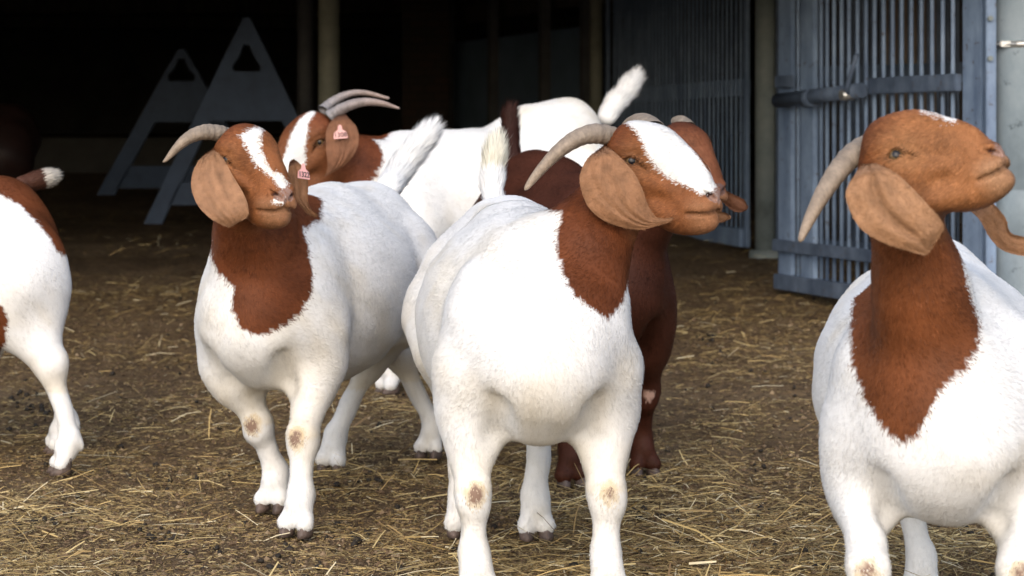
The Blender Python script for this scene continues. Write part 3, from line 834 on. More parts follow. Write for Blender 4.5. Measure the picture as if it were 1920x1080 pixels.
        wc = wc * (1 - low[:, None] * np.array((.05, .10, .19)))
        col = np.where(brown[:, None], bc, wc)
        kb = np.zeros(n, bool)
        for k in s.knee:
            d = np.linalg.norm(((q - k) / (np.array([.0150, .0150, .020]) * s.S)), axis=1)
            m = (d < 1.0); kb = kb | (d < .8)
            kc = np.array((.25, .165, .125)) if not g.get('all_brown') else np.array((.50, .32, .25))
            col = np.where(m[:, None], kc, col)
            m2 = (d >= 1.0) & (d < 1.35) & (not g.get('all_brown'))
            col = np.where(m2[:, None], col * np.array((.86, .76, .60)), col)
        for e in (1, -1):   # dark line running from the corner of the eye
            a, b = s.h(.050, e * .056, -.008), s.h(.082, e * .048, -.020); ba = b - a
            t_ = np.clip((q - a) @ ba / (ba @ ba), 0, 1); dd = np.linalg.norm(q - a - t_[:, None] * ba, axis=1) / s.hs
            col = col * (1 - .5 * np.clip((.0095 - dd) / .006, 0, 1) * (1 - .6 * t_))[:, None]
        # bare skin: nose, lips, eyelids
        nose = headm & (np.linalg.norm((hl - np.array([.214, 0, -.070])) / np.array([.016, .026, .016]), axis=1) < 1)
        col = np.where(nose[:, None], np.array(g.get('nosec', (.30, .19, .155))), col)
        nost = headm & (np.minimum(np.linalg.norm((hl - np.array([.211, .021, -.066])) / np.array([.008, .0085, .0052]), axis=1), np.linalg.norm((hl - np.array([.211, -.021, -.066])) / np.array([.008, .0085, .0052]), axis=1)) < 1)
        col = np.where(nost[:, None], np.array((.045, .02, .018)), col)
        lip = np.full(n, 9.0)
        ay = np.stack([hl[:, 0], np.abs(hl[:, 1]), hl[:, 2]], 1)
        for a, b in zip(s.lips[:-1], s.lips[1:]):
            a = np.abs(a) * np.array([1, 1, -1]); b = np.abs(b) * np.array([1, 1, -1]); ba = b - a
            t_ = np.clip((ay - a) @ ba / (ba @ ba), 0, 1); lip = np.minimum(lip, np.linalg.norm(ay - a - t_[:, None] * ba, axis=1))
        lf = (np.clip((.0065 - lip) / .003, 0, 1) * headm)[:, None]
        col = col * (1 - .42 * lf)  # dark lip margins, with the mouth crease's shade painted in
        s._brown = brown
        s._bare = nose | (lip < .0055) | kb
        for e in (1, -1):
            d = np.linalg.norm(((q - s.eyec(e) - s.eyedir(e) * .016 * s.hs) @ s.H) / np.array([.024, .02, .0115]) / s.hs, axis=1)
            f = np.clip((1.15 - d) / .35, 0, 1)[:, None]
            col = col * (1 - .62 * f)
            s._bare = s._bare | (d < .9)
        return np.clip(col, 0, 1)
    def flow(s, p):
        hl = s.hinv(p); tl = ((p - s.c) @ s.T) / s.S
        headm = (np.linalg.norm((hl - np.array([.09, 0, -.03])) / np.array([.20, .12, .13]), axis=1) < 1)
        f = -s.T[:, 0] * .75 + np.array([0, 0, -.75])
        F_ = np.tile(f, (len(p), 1))
        lowz = tl[:, 2] < .30; F_[lowz] = np.array([0, 0, -1.0]) - .15 * s.T[:, 0]
        nk = (p - s.neck0) @ (s.neck1 - s.neck0) / np.sum((s.neck1 - s.neck0) ** 2)
        neckm = (nk > .0) & ~headm & (tl[:, 2] > .4) & (np.linalg.norm(p - s.neck0, axis=1) < .5)
        F_[neckm] = -nrm(s.neck1 - s.neck0) + .15 * f
        F_[headm] = -s.H[:, 0] - .25 * s.H[:, 2]
        return F_, headm, lowz
    def hair(s, V, Q, Nn, n):
        r = s.rng
        a, b, c, d = (V[Q[:, i]] for i in range(4))
        ar = .5 * np.linalg.norm(np.cross(c - a, d - b), axis=1)
        cen = (a + c) / 2
        hl = np.linalg.norm(cen - s.h(.08, 0, -.03), axis=1) < .19 * s.hs
        hid = cen[:, 2] < (s.c[2] + .02)
        wgt = ar * np.where(hl, 3.2, 1.0) * ~hid
        w_ = s.g.get('density')
        cdf = np.cumsum(wgt); cdf /= cdf[-1]
        fi = np.searchsorted(cdf, r.random(n))
        u, v = r.random(n)[:, None], r.random(n)[:, None]
        q = Q[fi]; bil = lambda A: (A[q[:, 0]] * (1 - u) + A[q[:, 1]] * u) * (1 - v) + (A[q[:, 3]] * (1 - u) + A[q[:, 2]] * u) * v
        p = bil(V); nn = nrm(bil(Nn))
        col = s.color(p, .0032)
        keep = ~s._bare; p, nn, col = p[keep], nn[keep], col[keep]; n = len(p)
        fl, headm, lowz = s.flow(p)
        # swirl so that the coat is not combed dead straight
        sw = .35 * np.stack([np.sin(p[:, 2] * 17 + p[:, 0] * 9), np.sin(p[:, 0] * 15 + p[:, 2] * 7), np.sin(p[:, 0] * 13 - p[:, 1] * 19)], 1)
        cell = np.where(headm, .0065, .011)[:, None]
        ci = np.floor((p + r.normal(0, .0012, p.shape)) / cell).astype(np.int64)
        hsh = (ci[:, 0] * 73856093) ^ (ci[:, 1] * 19349663) ^ (ci[:, 2] * 83492791)
        tab = np.random.default_rng(99).random((4096, 4)); ck = tab[hsh % 4096]
        fl = fl + sw + r.normal(0, .13, (n, 3)) + (ck[:, :3] - .5) * .38
        t = nrm(fl - nn * np.sum(fl * nn, 1, keepdims=True))
        sd = np.cross(nn, t)
        L = np.where(headm, .0085, np.where(lowz, .0075, .0090)) * r.uniform(.6, 1.35, n) * s.g.get('hairlen', 1)
        W = np.where(headm, .0009, .00090) * s.g.get('hairw', 1)
        hl2 = s.hinv(p)[:, 0]
        L = np.where(headm & (hl2 > .15), L * .55, L)
        L = L[:, None]; W = W[:, None] if hasattr(W, 'shape') else W
        lift = np.abs(r.normal(.095, .06, n))[:, None]
        base = p - nn * .001
        mid = p + t * L * .55 + nn * L * lift * .75 + nn * .0006
        tip = p + t * L * (1 - lift * .3) + nn * L * lift * .95
        HV = np.stack([base - sd * W * .5, base + sd * W * .5, mid + sd * W * .45, mid - sd * W * .45, tip], 1).reshape(-1, 3)
        i = np.arange(n)[:, None] * 5
        q4 = i + np.array([3, 2, 1, 0]); t3 = i + np.array([4, 2, 3])
        # lighting normal: mostly the body's own, tipped towards each hair
        hn = nrm(nn - t * .08 + r.normal(0, .12, (n, 3)))
        bright = s._brown[keep]
        k = np.where(bright, r.uniform(.78, 1.22, n) * (.80 + .42 * ck[:, 3]), r.uniform(.93, 1.04, n) * (.955 + .06 * ck[:, 3]))[:, None]
        hc = np.clip(col * k, 0, .92)
        HC = np.repeat(hc, 5, 0)
        return HV, q4, t3, np.repeat(hn, 5, 0), HC
    def build(s):
        g = s.g
        root = empty('goat', tuple(s.c), g['label'], 'goat', 'white and brown goats in the yard' if not g.get('solo') else None)
        o3 = tuple(s.c); s.root = root; s.o3 = o3
        V, Q, Nn, nb = s.build_mesh()
        lump = (np.sin(V[:, 0] * 43 + V[:, 2] * 31) * np.sin(V[:, 1] * 37 - V[:, 2] * 29) + np.sin(V[:, 2] * 61 + V[:, 0] * 53)) * .0011
        lump = lump + .0065 * (vnoise(V[:, 0] * 11 + V[:, 2] * 5 + 40, V[:, 2] * 8 - V[:, 1] * 9 + 60, 21) - .5) + .003 * (vnoise(V[:, 0] * 27 - V[:, 1] * 14 + 80, V[:, 2] * 22 + V[:, 1] * 12 + 60, 22) - .5)
        hm = np.linalg.norm(V - s.h(.08, 0, -.03), axis=1) < .24 * s.hs
        V = V + Nn * np.where(hm, 0, lump)[:, None]
        col = s.color(V)
        hv, q4, t3, hn, hcl = s.hair(V, Q, Nn, int(g['hairs'] * FURK))
        k = len(V)
        np_mesh('body', np.concatenate([V, hv]), [np.concatenate([Q, q4 + k]), t3 + k], M['fur'], root, o3, True,
                np.concatenate([col, hcl]), np.concatenate([Nn, hn]))
        for q in (1, -1):
            if g.get('eyes', 'both') == 'both': s.eye(q)
        for hoof, nm in s.hooves: s.hoof(hoof)
        for hp in g.get('horns', []): s.horn(hp)
        s.ears = [s.ear(e) for e in g.get('ears', [])]
        if 'tail' in g: s.tail(g['tail'])
        return s
    def eye(s, q):
        c = s.eyec(q); o = s.eyedir(q)
        bm = bmesh.new(); bmesh.ops.create_uvsphere(bm, u_segments=24, v_segments=16, radius=.0178 * s.hs)
        me = bpy.data.meshes.new('eye'); bm.to_mesh(me); bm.free()
        me.polygons.foreach_set('use_smooth', np.ones(len(me.polygons), bool)); me.materials.append(M['eye'])
        ob = bpy.data.objects.new('eye', me); link(ob, s.root)
        ob.location = Vector(c - np.array(s.o3)); ob.rotation_euler = Vector(o).to_track_quat('X', 'Z').to_euler()
    def hoof(s, hoof):
        fwd, lat = s.T[:, 0], s.T[:, 1]; S = s.S; V = []; Q = []
        for q in (1, -1):
            b = len(V); seg = 14
            for k, (z, rx, ry, off) in enumerate([(.045, .016, .011, .004), (.028, .020, .0135, .010), (.010, .0255, .0155, .015), (.001, .028, .0155, .018)]):
                for i in range(seg):
                    a = 2 * math.pi * i / seg
                    x = math.cos(a) * rx; y = math.sin(a) * ry * (1 - .35 * max(0, math.cos(a)) ** 2)
                    V.append(hoof + S * (fwd * (x + off) + lat * (y + q * .0205)) + np.array([0, 0, z * S]))
            for k in range(3):
                for i in range(seg):
                    Q.append([b + k * seg + i, b + k * seg + (i + 1) % seg, b + (k + 1) * seg + (i + 1) % seg, b + (k + 1) * seg + i])
            V.append(hoof + S * (fwd * .016 + lat * q * .0205) + np.array([0, 0, .0005])); e = len(V) - 1
            for i in range(0, seg, 2):
                Q.append([b + 3 * seg + i, b + 3 * seg + (i + 1) % seg, b + 3 * seg + (i + 2) % seg, e])
        np_mesh('hoof', np.array(V), [np.array(Q)], M['hoof'], s.root, s.o3)
    def horn(s, hp):
        pts = np.array([P(*p[:3]) for p in hp]); rr = np.array([p[3] for p in hp]); hcol = s.g.get('hornc', ((.34, .265, .20), (.235, .20, .165)))
        tt = np.linspace(0, 1, len(pts)); T_ = np.linspace(0, 1, 90)
        # smooth the traced centre line
        def sm(y): 
            c = np.polynomial.polynomial.polyfit(tt, y, min(4, len(pts) - 1)); return np.polynomial.polynomial.polyval(T_, c)
        c = np.stack([sm(pts[:, i]) for i in range(3)], 1); r = np.interp(T_, tt, rr)
        seg = 20; V = []; C = []; up = np.array([0, 0, 1.0])
        for i in range(len(T_)):
            d = nrm(c[min(i + 1, 89)] - c[max(i - 1, 0)]); e1 = nrm(np.cross(d, up)); e2 = np.cross(e1, d)
            rid = 1 + (.035 * math.sin(T_[i] * 95) + .02 * math.sin(T_[i] * 41 + 1)) * (1 - T_[i]) ** .7
            for k in range(seg):
                a = 2 * math.pi * k / seg; rk = r[i] * rid * (1 + .05 * math.cos(2 * a) + .02 * math.sin(3 * a + 9 * T_[i]))
                V.append(c[i] + rk * (math.cos(a) * e1 + math.sin(a) * e2 * .9))
                f = min(1, T_[i] * 1.3); C.append(np.array(hcol[1]) * (1 - f) + np.array(hcol[0]) * f)
        V.append(c[-1] + nrm(c[-1] - c[-2]) * r[-1]); C.append(np.array(hcol[0]))
        i = np.arange(89)[:, None] * seg; k = np.arange(seg)[None]
        Qd = np.stack([i + k, i + (k + 1) % seg, i + seg + (k + 1) % seg, i + seg + k], -1).reshape(-1, 4)
        e = 89 * seg; T3 = np.array([[e + j, e + (j + 1) % seg, len(V) - 1] for j in range(seg)])
        C = np.array(C) * s.rng.uniform(.85, 1.12, (len(C), 1))
        return np_mesh('horn', np.array(V), [Qd, T3], M['horn'], s.root, s.o3, True, C)
    def ear(s, e):
        "rows of (front edge px, back edge px, depth): a curled leathery flap with real thickness"
        rows = e['rows']; nu, nv = 56, 25
        A = np.array([P(r[0][0], r[0][1], r[2]) for r in rows]); Bk = np.array([P(r[1][0], r[1][1], r[2] + (r[3] if len(r) > 3 else 0)) for r in rows])
        t0 = np.linspace(0, 1, len(rows)); tt = np.linspace(0, 1, nu)
        def cub(y):   # Catmull-Rom through the rows
            y = np.asarray(y); out = []
            for t in tt * (len(rows) - 1):
                i = min(int(t), len(rows) - 2); f = t - i
                p0, p1, p2, p3 = y[max(i - 1, 0)], y[i], y[i + 1], y[min(i + 2, len(rows) - 1)]
                out.append(.5 * ((2 * p1) + (-p0 + p2) * f + (2 * p0 - 5 * p1 + 4 * p2 - p3) * f * f + (-p0 + 3 * p1 - 3 * p2 + p3) * f ** 3))
            return np.array(out)
        A, Bk = cub(A), cub(Bk)
        tow = nrm(np.array([0, 0, HC]) - A.mean(0)) * e.get('side', 1)
        v = np.linspace(0, 1, nv); bulge = e.get('bulge', .02)
        tuck = .055 * np.clip(1 - tt / .16, 0, 1) ** 1.5; A[:, 1] += tuck * e.get('tuck', 1); Bk[:, 1] += tuck * e.get('tuck', 1)
        V = A[:, None] * (1 - v)[None, :, None] + Bk[:, None] * v[None, :, None]
        wdt = np.linalg.norm(A - Bk, axis=1)
        prof = (4 * v * (1 - v)) ** .7
        fold = e.get('fold', .0)
        # long creases and veins that run down the ear, and a lip along both rims
        uu, vv = np.meshgrid(tt, v, indexing='ij')
        cre = np.zeros_like(uu)
        for cv, sl, wd, dp in e.get('creases', [(.42, .22, .06, .0035), (.68, -.10, .05, .0022), (.55, .45, .04, .0025)]):
            cre -= dp * np.exp(-((vv - cv - sl * (uu - .5) - .03 * np.sin(uu * 9 + cv * 7)) / wd) ** 2) * np.clip(uu * 4, 0, 1) * np.clip((1 - uu) * 4, 0, 1)
        cre += (.0022 * (vnoise(uu * 5 + vv * 3 + e.get('sd', 3), vv * 7 - uu * 2 + 9, 31) - .5) + .0007 * (vnoise(uu * 9 + 5, vv * 17 + uu * 6 + 3, 32) - .5)) * np.clip(uu * 3, 0, 1) * np.clip((1 - uu) * 3, 0, 1)
        rim = .0035 * (np.exp(-((vv - .0) / .05) ** 2) + np.exp(-((vv - 1) / .05) ** 2))
        off = bulge * prof[None] * np.clip(wdt / .07, .2, 1)[:, None] + cre + rim
        V = V + tow * off[..., None]
        th = e.get('thick', .0045) * (1 - .3 * np.abs(2 * vv - 1) ** 4)
        W2 = V - tow * th[..., None]
        C = np.tile(np.array(e.get('col', (.32, .160, .080))), (nu, nv, 1)) * (1 + 34 * np.clip(cre, -.006, .003))[..., None] * (.88 + .24 * vnoise(uu * 14 + 7, vv * 9 + 3, 33))[..., None]
        C = C * (1 - .22 * np.clip(1 - uu * 5, 0, 1))[..., None]
        i = np.arange(nu - 1)[:, None] * nv + np.arange(nv - 1)[None]
        q = np.stack([i, i + 1, i + nv + 1, i + nv], -1).reshape(-1, 4); n = nu * nv
        rimQ = []
        loop = [k for k in range(nv)] + [nv - 1 + nv * k for k in range(1, nu)] + [(nu - 1) * nv + k for k in range(nv - 2, -1, -1)] + [nv * k for k in range(nu - 2, 0, -1)]
        for a, b in zip(loop, loop[1:] + loop[:1]): rimQ.append([a, b, b + n, a + n])
        o = np_mesh('ear', np.concatenate([V.reshape(-1, 3), W2.reshape(-1, 3)]), [np.concatenate([q[:, ::-1], q + n, np.array(rimQ)])], M['ear'], s.root, s.o3, True, np.concatenate([C.reshape(-1, 3)] * 2))
        du = np.gradient(V, axis=0); dv = np.gradient(V, axis=1); nn = nrm(np.cross(du, dv)); nn = nn * np.sign(np.sum(nn * tow, -1, keepdims=True))
        r = s.rng; n_ = int(e.get('n', 9000) * max(FURK, .1)); a = r.uniform(0, nu - 1.001, n_); b = r.uniform(0, nv - 1.001, n_); ai, bi = a.astype(int), b.astype(int); fa, fb = (a - ai)[:, None], (b - bi)[:, None]
        bil = lambda G: (G[ai, bi] * (1 - fb) + G[ai, bi + 1] * fb) * (1 - fa) + (G[ai + 1, bi] * (1 - fb) + G[ai + 1, bi + 1] * fb) * fa
        p, hn, hc, t = bil(V), nrm(bil(nn)), bil(C), nrm(bil(nrm(du)) + r.normal(0, .35, (n_, 3)))
        edge = np.minimum(b, nv - 1 - b) < 1.0
        sd = nrm(np.cross(hn, t)); L = (r.uniform(.0025, .0055, n_) * np.where(edge, 1.2, 1))[:, None]; W = .0008
        tip = p + t * L + hn * L * np.where(edge, .5, .22)[:, None]
        HV = np.stack([p - sd * W / 2 - hn * .0004, p + sd * W / 2 - hn * .0004, tip], 1).reshape(-1, 3)
        k0 = 2 * n; T3 = (k0 + np.arange(n_)[:, None] * 3 + np.array([2, 1, 0]))
        hcol = hc * (r.uniform(.78, 1.22, n_))[:, None]
        nb_ = nn.reshape(-1, 3)
        old = o; me0 = o.data; bpy.data.objects.remove(old); bpy.data.meshes.remove(me0)
        allq = np.concatenate([q[:, ::-1], q + n, np.array(rimQ)])
        # winding: outward for the outer sheet
        tri = V.reshape(-1, 3)[q[len(q) // 2]]; fn = np.cross(tri[1] - tri[0], tri[2] - tri[0])
        if (fn[::1] @ tow) > 0: allq = np.concatenate([q, q[:, ::-1] + n, np.array(rimQ)[:, ::-1]])
        o = np_mesh('ear', np.concatenate([V.reshape(-1, 3), W2.reshape(-1, 3), HV]), [allq, T3], M['ear'], s.root, s.o3, True,
                    np.concatenate([C.reshape(-1, 3)] * 2 + [np.repeat(hcol, 3, 0)]), np.concatenate([nb_, -nb_, np.repeat(nrm(hn + r.normal(0, .15, hn.shape)), 3, 0)]))
        return o
    def tag(s, ear, corner, u, v, size, text):
        "pink plastic tag: corner = centre (world), u right, v up"
        u = nrm(u); n = nrm(np.cross(u, v)); v = np.cross(n, u); c = np.asarray(corner)
        shp = [(-.5, -.5), (.5, -.5), (.52, -.42), (.46, -.05), (.17, .16), (.13, .42), (.06, .5), (-.06, .5), (-.13, .42), (-.17, .16), (-.46, -.05), (-.52, -.42)]
        V = [c + size * (a * u + b * v) + n * t for t in (.0012, -.0012) for a, b in shp]; k = len(shp)
        me = bpy.data.meshes.new('ear_tag')
        me.from_pydata([tuple(p - np.array(s.o3)) for p in V], [], [tuple(range(k)), tuple(range(2 * k - 1, k - 1, -1))] + [(i, k + i, k + (i + 1) % k, (i + 1) % k) for i in range(k)])
        bm = bmesh.new(); bm.from_mesh(me); bmesh.ops.recalc_face_normals(bm, faces=bm.faces); bm.to_mesh(me); bm.free()
        me.materials.append(M['tag']); tg = link(bpy.data.objects.new('ear_tag', me), ear)
        cu = bpy.data.curves.new('tag_number', 'FONT'); cu.body = text; cu.size = size * .48; cu.align_x = 'CENTER'; cu.align_y = 'CENTER'; cu.extrude = .0002; cu.offset = size * .008
        cu.materials.append(M['ink']); fo = bpy.data.objects.new('tag_number', cu)
        tmp = bpy.data.objects.new('tmp', cu); SC.collection.objects.link(tmp); dg = bpy.context.evaluated_depsgraph_get()
        m2 = bpy.data.meshes.new_from_object(tmp.evaluated_get(dg)); bpy.data.objects.remove(tmp); bpy.data.objects.remove(fo)
        R = Matrix((tuple(u) + (0,), tuple(v) + (0,), tuple(n) + (0,), (0, 0, 0, 1))).transposed()
        m2.transform(Matrix.Translation(Vector(c - size * .24 * v + n * .0016 - np.array(s.o3))) @ R)
        m2.name = 'tag_number'; link(bpy.data.objects.new('tag_number', m2), ear)
        return tg
    def tail(s, tl):
        "tl: list of (px, py, Y, r) from root to tip; core plus long hair"
        pts = np.array([P(*p[:3]) for p in tl['path']]); rr = [p[3] for p in tl['path']]; r = s.rng
        lo, hi = pts.min(0) - .06, pts.max(0) + .06
        f = Field(lo, hi, .006)
        for a, b, ra, rb in zip(pts[:-1], pts[1:], rr[:-1], rr[1:]): f.add(('cone', a, b, ra * .8, rb * .8), .02)
        V, Q = f.mesh(); Nn = f.grad(V)
        axis = nrm(pts[-1] - pts[0]); Ltot = np.linalg.norm(pts[-1] - pts[0])
        base_c = np.array(tl.get('col', WHITE)); tip_c = np.array(tl.get('tip', base_c)); tip_at = tl.get('tip_at', .7)
        def cc(p):
            k = ((p - pts[0]) @ axis / Ltot)[:, None]; return np.where(k > tip_at, tip_c, base_c)
        n = int(tl.get('n', 9000) * max(FURK, .15))
        a, b, c, d = (V[Q[:, i]] for i in range(4)); ar = np.linalg.norm(np.cross(c - a, d - b), axis=1)
        fi = np.searchsorted(np.cumsum(ar) / ar.sum(), r.random(n)); u, v = r.random(n)[:, None], r.random(n)[:, None]; q = Q[np.minimum(fi, len(Q) - 1)]
        bil = lambda A: (A[q[:, 0]] * (1 - u) + A[q[:, 1]] * u) * (1 - v) + (A[q[:, 3]] * (1 - u) + A[q[:, 2]] * u) * v
        p, nn = bil(V), nrm(bil(Nn))
        k = np.clip((p - pts[0]) @ axis / Ltot, 0, 1)
        seg = np.clip((k * (len(pts) - 1)).astype(int), 0, len(pts) - 2); loc = nrm(pts[1:] - pts[:-1])[seg]
        L = (tl.get('len', .045) * (.45 + .75 * k) * r.uniform(.6, 1.25, n))[:, None]
        t = nrm(loc + nn * (.12 + .25 * k[:, None]) * tl.get('flare', 1) + r.normal(0, .10, (n, 3)))
        sd = nrm(np.cross(nn, t)); W = .0011 * tl.get('w', 1)
        mid, tip = p + t * L * .5, p + t * L * .95 + nn * L * .04
        HV = np.stack([p - sd * W, p + sd * W, mid + sd * W * .8, mid - sd * W * .8, tip], 1).reshape(-1, 3)
        i = np.arange(n)[:, None] * 5; m0 = len(V)
        hn = nrm(nn + r.normal(0, .2, (n, 3))); hcv = cc(p) * r.uniform(.86, 1.05, n)[:, None]
        np_mesh('tail', np.concatenate([V, HV]), [np.concatenate([Q, i + np.array([3, 2, 1, 0]) + m0]), i + np.array([4, 2, 3]) + m0], M['fur'], s.root, s.o3, True,
                np.concatenate([cc(V), np.repeat(np.clip(hcv, 0, .92), 5, 0)]), np.concatenate([Nn, np.repeat(hn, 5, 0)]))

def gpt(px, Y):
    "a hoof on the ground at this photo column and distance"
    return np.array([(px - CX) / F * Y, Y, float(zg(Y))])

def nose_dir(yaw, pitch):
    "yaw: 0 to the camera, + to the right of the picture; pitch + up (of the face frame)"
    y, p = rad(yaw), rad(pitch)
    return (math.sin(y) * math.cos(p), -math.cos(y) * math.cos(p), math.sin(p))

goats = []
# --- the goat in the middle, head turned to the right
goats.append(Goat(dict(seed=1, sw=.95, label='white goat in the middle with a broad white blaze, brown head turned right', at=(.016, 3.98), heading=6, S=1.0, belly=.92, hairs=230000,
    nose=nose_dir(61, 2), skull=(1174, 297, 3.72), hs=.96,
    hooves=dict(fl=gpt(1137, 3.60), fr=gpt(890, 3.60), hl=gpt(1004, 4.17), hr=gpt(868, 4.20)),
    neck=dict(r=(.078, .105), m=(.052, .058)),
    patch=[(1085, 200), (1400, 200), (1400, 440), (1235, 440), (1195, 480), (1178, 530), (1165, 570), (1140, 598), (1112, 578), (1078, 555), (1056, 510), (1043, 455), (1052, 405), (1075, 360)],
    white=[[(1172, 226), (1205, 215), (1250, 222), (1300, 280), (1335, 330), (1350, 362), (1318, 366), (1296, 352), (1262, 336), (1238, 320), (1218, 290), (1200, 252), (1186, 238)]],
    horns=[[(1172, 272, 3.75, .023), (1145, 258, 3.725, .0225), (1118, 250, 3.705, .0225), (1085, 258, 3.695, .0195), (1055, 278, 3.685, .0165), (1020, 311, 3.675, .0125), (1000, 335, 3.67, .009), (985, 355, 3.665, .004)],
           [(1225, 243, 3.80, .022), (1212, 231, 3.83, .021), (1195, 228, 3.87, .018), (1178, 236, 3.92, .013), (1168, 250, 3.97, .006)]],
    ears=[dict(rows=[((1136, 272), (1126, 282), 3.665), ((1150, 283), (1102, 297), 3.650), ((1170, 302), (1087, 332), 3.632), ((1190, 326), (1096, 374), 3.625), ((1205, 356), (1116, 402), 3.62), ((1215, 385), (1152, 422), 3.62), ((1232, 408), (1200, 430), 3.62), ((1262, 408), (1252, 418), 3.615)], bulge=.014),
          dict(rows=[((1335, 393), (1330, 415), 3.85), ((1350, 397), (1342, 418), 3.85), ((1362, 400), (1356, 416), 3.85), ((1367, 405), (1366, 410), 3.85)], bulge=.004, creases=[])],
    tail=dict(path=[(930, 392, 4.38, .028), (922, 350, 4.42, .025), (925, 310, 4.43, .021), (928, 287, 4.44, .014)], flare=.6, len=.042, tip=(.74, .71, .60), tip_at=.55))))
# --- the goat on the left, with the narrow blaze
goats.append(Goat(dict(seed=2, sw=.76, open=1.15, label='white goat with a narrow blaze and pink ear tag, walking forward left of the middle', at=(-.450, 4.70), heading=-16, S=1.02, belly=.88, hairs=230000,
    nose=nose_dir(39, -1), skull=(448, 294, 4.18), hs=.96,
    hooves=dict(fl=gpt(560, 4.20), fr=gpt(514, 4.47), hl=gpt(625, 5.0), hr=gpt(807, 5.2)),
    neck=dict(r=(.082, .108), m=(.056, .064)),
    patch=[(380, 200), (620, 200), (600, 410), (566, 430), (578, 470), (586, 515), (583, 550), (560, 590), (530, 612), (486, 630), (452, 614), (434, 580), (440, 540), (410, 510), (396, 480), (388, 430), (380, 380)],
    white=[[(453, 256), (470, 243), (497, 240), (492, 262), (494, 285), (502, 306), (512, 322), (528, 324), (541, 345), (532, 354), (522, 350), (514, 334), (498, 322), (482, 308), (470, 284)], [(512, 372), (535, 372), (532, 382), (512, 380)]],
    horns=[[(432, 258, 4.20, .021), (410, 250, 4.175, .0205), (385, 248, 4.155, .0195), (360, 255, 4.145, .0165), (338, 271, 4.135, .0125), (320, 290, 4.13, .008), (307, 303, 4.125, .003)]],
    ears=[dict(rows=[((402, 270), (394, 280), 4.13), ((411, 286), (376, 297), 4.12), ((423, 304), (362, 322), 4.108), ((437, 330), (359, 352), 4.085), ((455, 360), (371, 385), 4.06), ((465, 386), (394, 409), 4.045), ((463, 406), (414, 420), 4.045), ((442, 419), (426, 425), 4.045)], bulge=.009, col=(.34, .180, .096),
               creases=[(.30, .15, .06, .0032), (.52, .05, .05, .0025), (.74, -.1, .05, .0025)]),
          dict(rows=[((541, 303), (546, 300), 4.225), ((541, 315), (563, 308), 4.215), ((540, 340), (577, 338), 4.205), ((545, 367), (577, 369), 4.19), ((563, 386), (581, 389), 4.175), ((576, 401), (592, 400), 4.17), ((588, 405), (593, 403), 4.17)], bulge=.010, creases=[(.5, 0, .1, .003)])],
    tail=dict(path=[(728, 352, 5.10, .040), (745, 328, 5.16, .036), (762, 300, 5.17, .033), (786, 272, 5.18, .026), (799, 256, 5.19, .016)], len=.045, flare=.7, n=12000))))
# --- the goat at the right, nose up
goats.append(Goat(dict(seed=3, sw=.97, open=1.5, label='white goat at the right edge lifting its light brown face and long horn', at=(.735, 3.43), heading=-10, S=.96, lift=-.028, belly=1.0, hairs=230000,
    nose=nose_dir(60, 28), skull=(1662, 304, 2.98), hs=.85, roll=0,
    hooves=dict(fl=gpt(1908, 2.96), fr=gpt(1632, 2.95), hl=gpt(1960, 3.62), hr=gpt(1726, 3.62)),
    neck=dict(r=(.080, .110), m=(.052, .060), up=(.27, 0, .59), lo=(.375, 0, .44)),
    patch=[(1590, 180), (1960, 180), (1960, 420), (1800, 480), (1815, 540), (1836, 610), (1832, 650), (1812, 690), (1770, 722), (1742, 770), (1722, 815), (1692, 832), (1655, 800), (1620, 745), (1598, 680), (1596, 600), (1608, 520), (1600, 420)],
    white=[[(1712, 180), (1745, 180), (1800, 214), (1790, 231), (1760, 219), (1732, 211)]],
    dark=(.155, .050, .017), face=(.30, .128, .052), muz=.75,
    horns=[[(1668, 272, 3.06, .0215), (1632, 272, 3.04, .0215), (1603, 288, 3.02, .0205), (1575, 317, 3.00, .0180), (1551, 350, 2.98, .0150), (1530, 388, 2.965, .0115), (1513, 422, 2.95, .0085), (1501, 450, 2.94, .0045)]],
    ears=[dict(rows=[((1640, 302), (1624, 310), 2.912), ((1662, 314), (1602, 330), 2.897), ((1684, 328), (1586, 362), 2.885), ((1706, 348), (1596, 400), 2.88), ((1736, 380), (1618, 432), 2.875), ((1760, 408), (1652, 453), 2.875), ((1767, 430), (1692, 467), 2.875), ((1750, 458), (1732, 478), 2.875)], bulge=.012, col=(.40, .215, .112),
               creases=[(.52, .22, .09, .010), (.30, .30, .05, .002)]),
          dict(rows=[((1850, 366), (1822, 390), 3.10), ((1870, 390), (1842, 420), 3.10), ((1886, 412), (1856, 446), 3.10), ((1896, 437), (1882, 470), 3.09), ((1932, 448), (1925, 481), 3.08), ((1962, 468), (1957, 480), 3.07)], bulge=.006, creases=[], col=(.36, .19, .10))])))
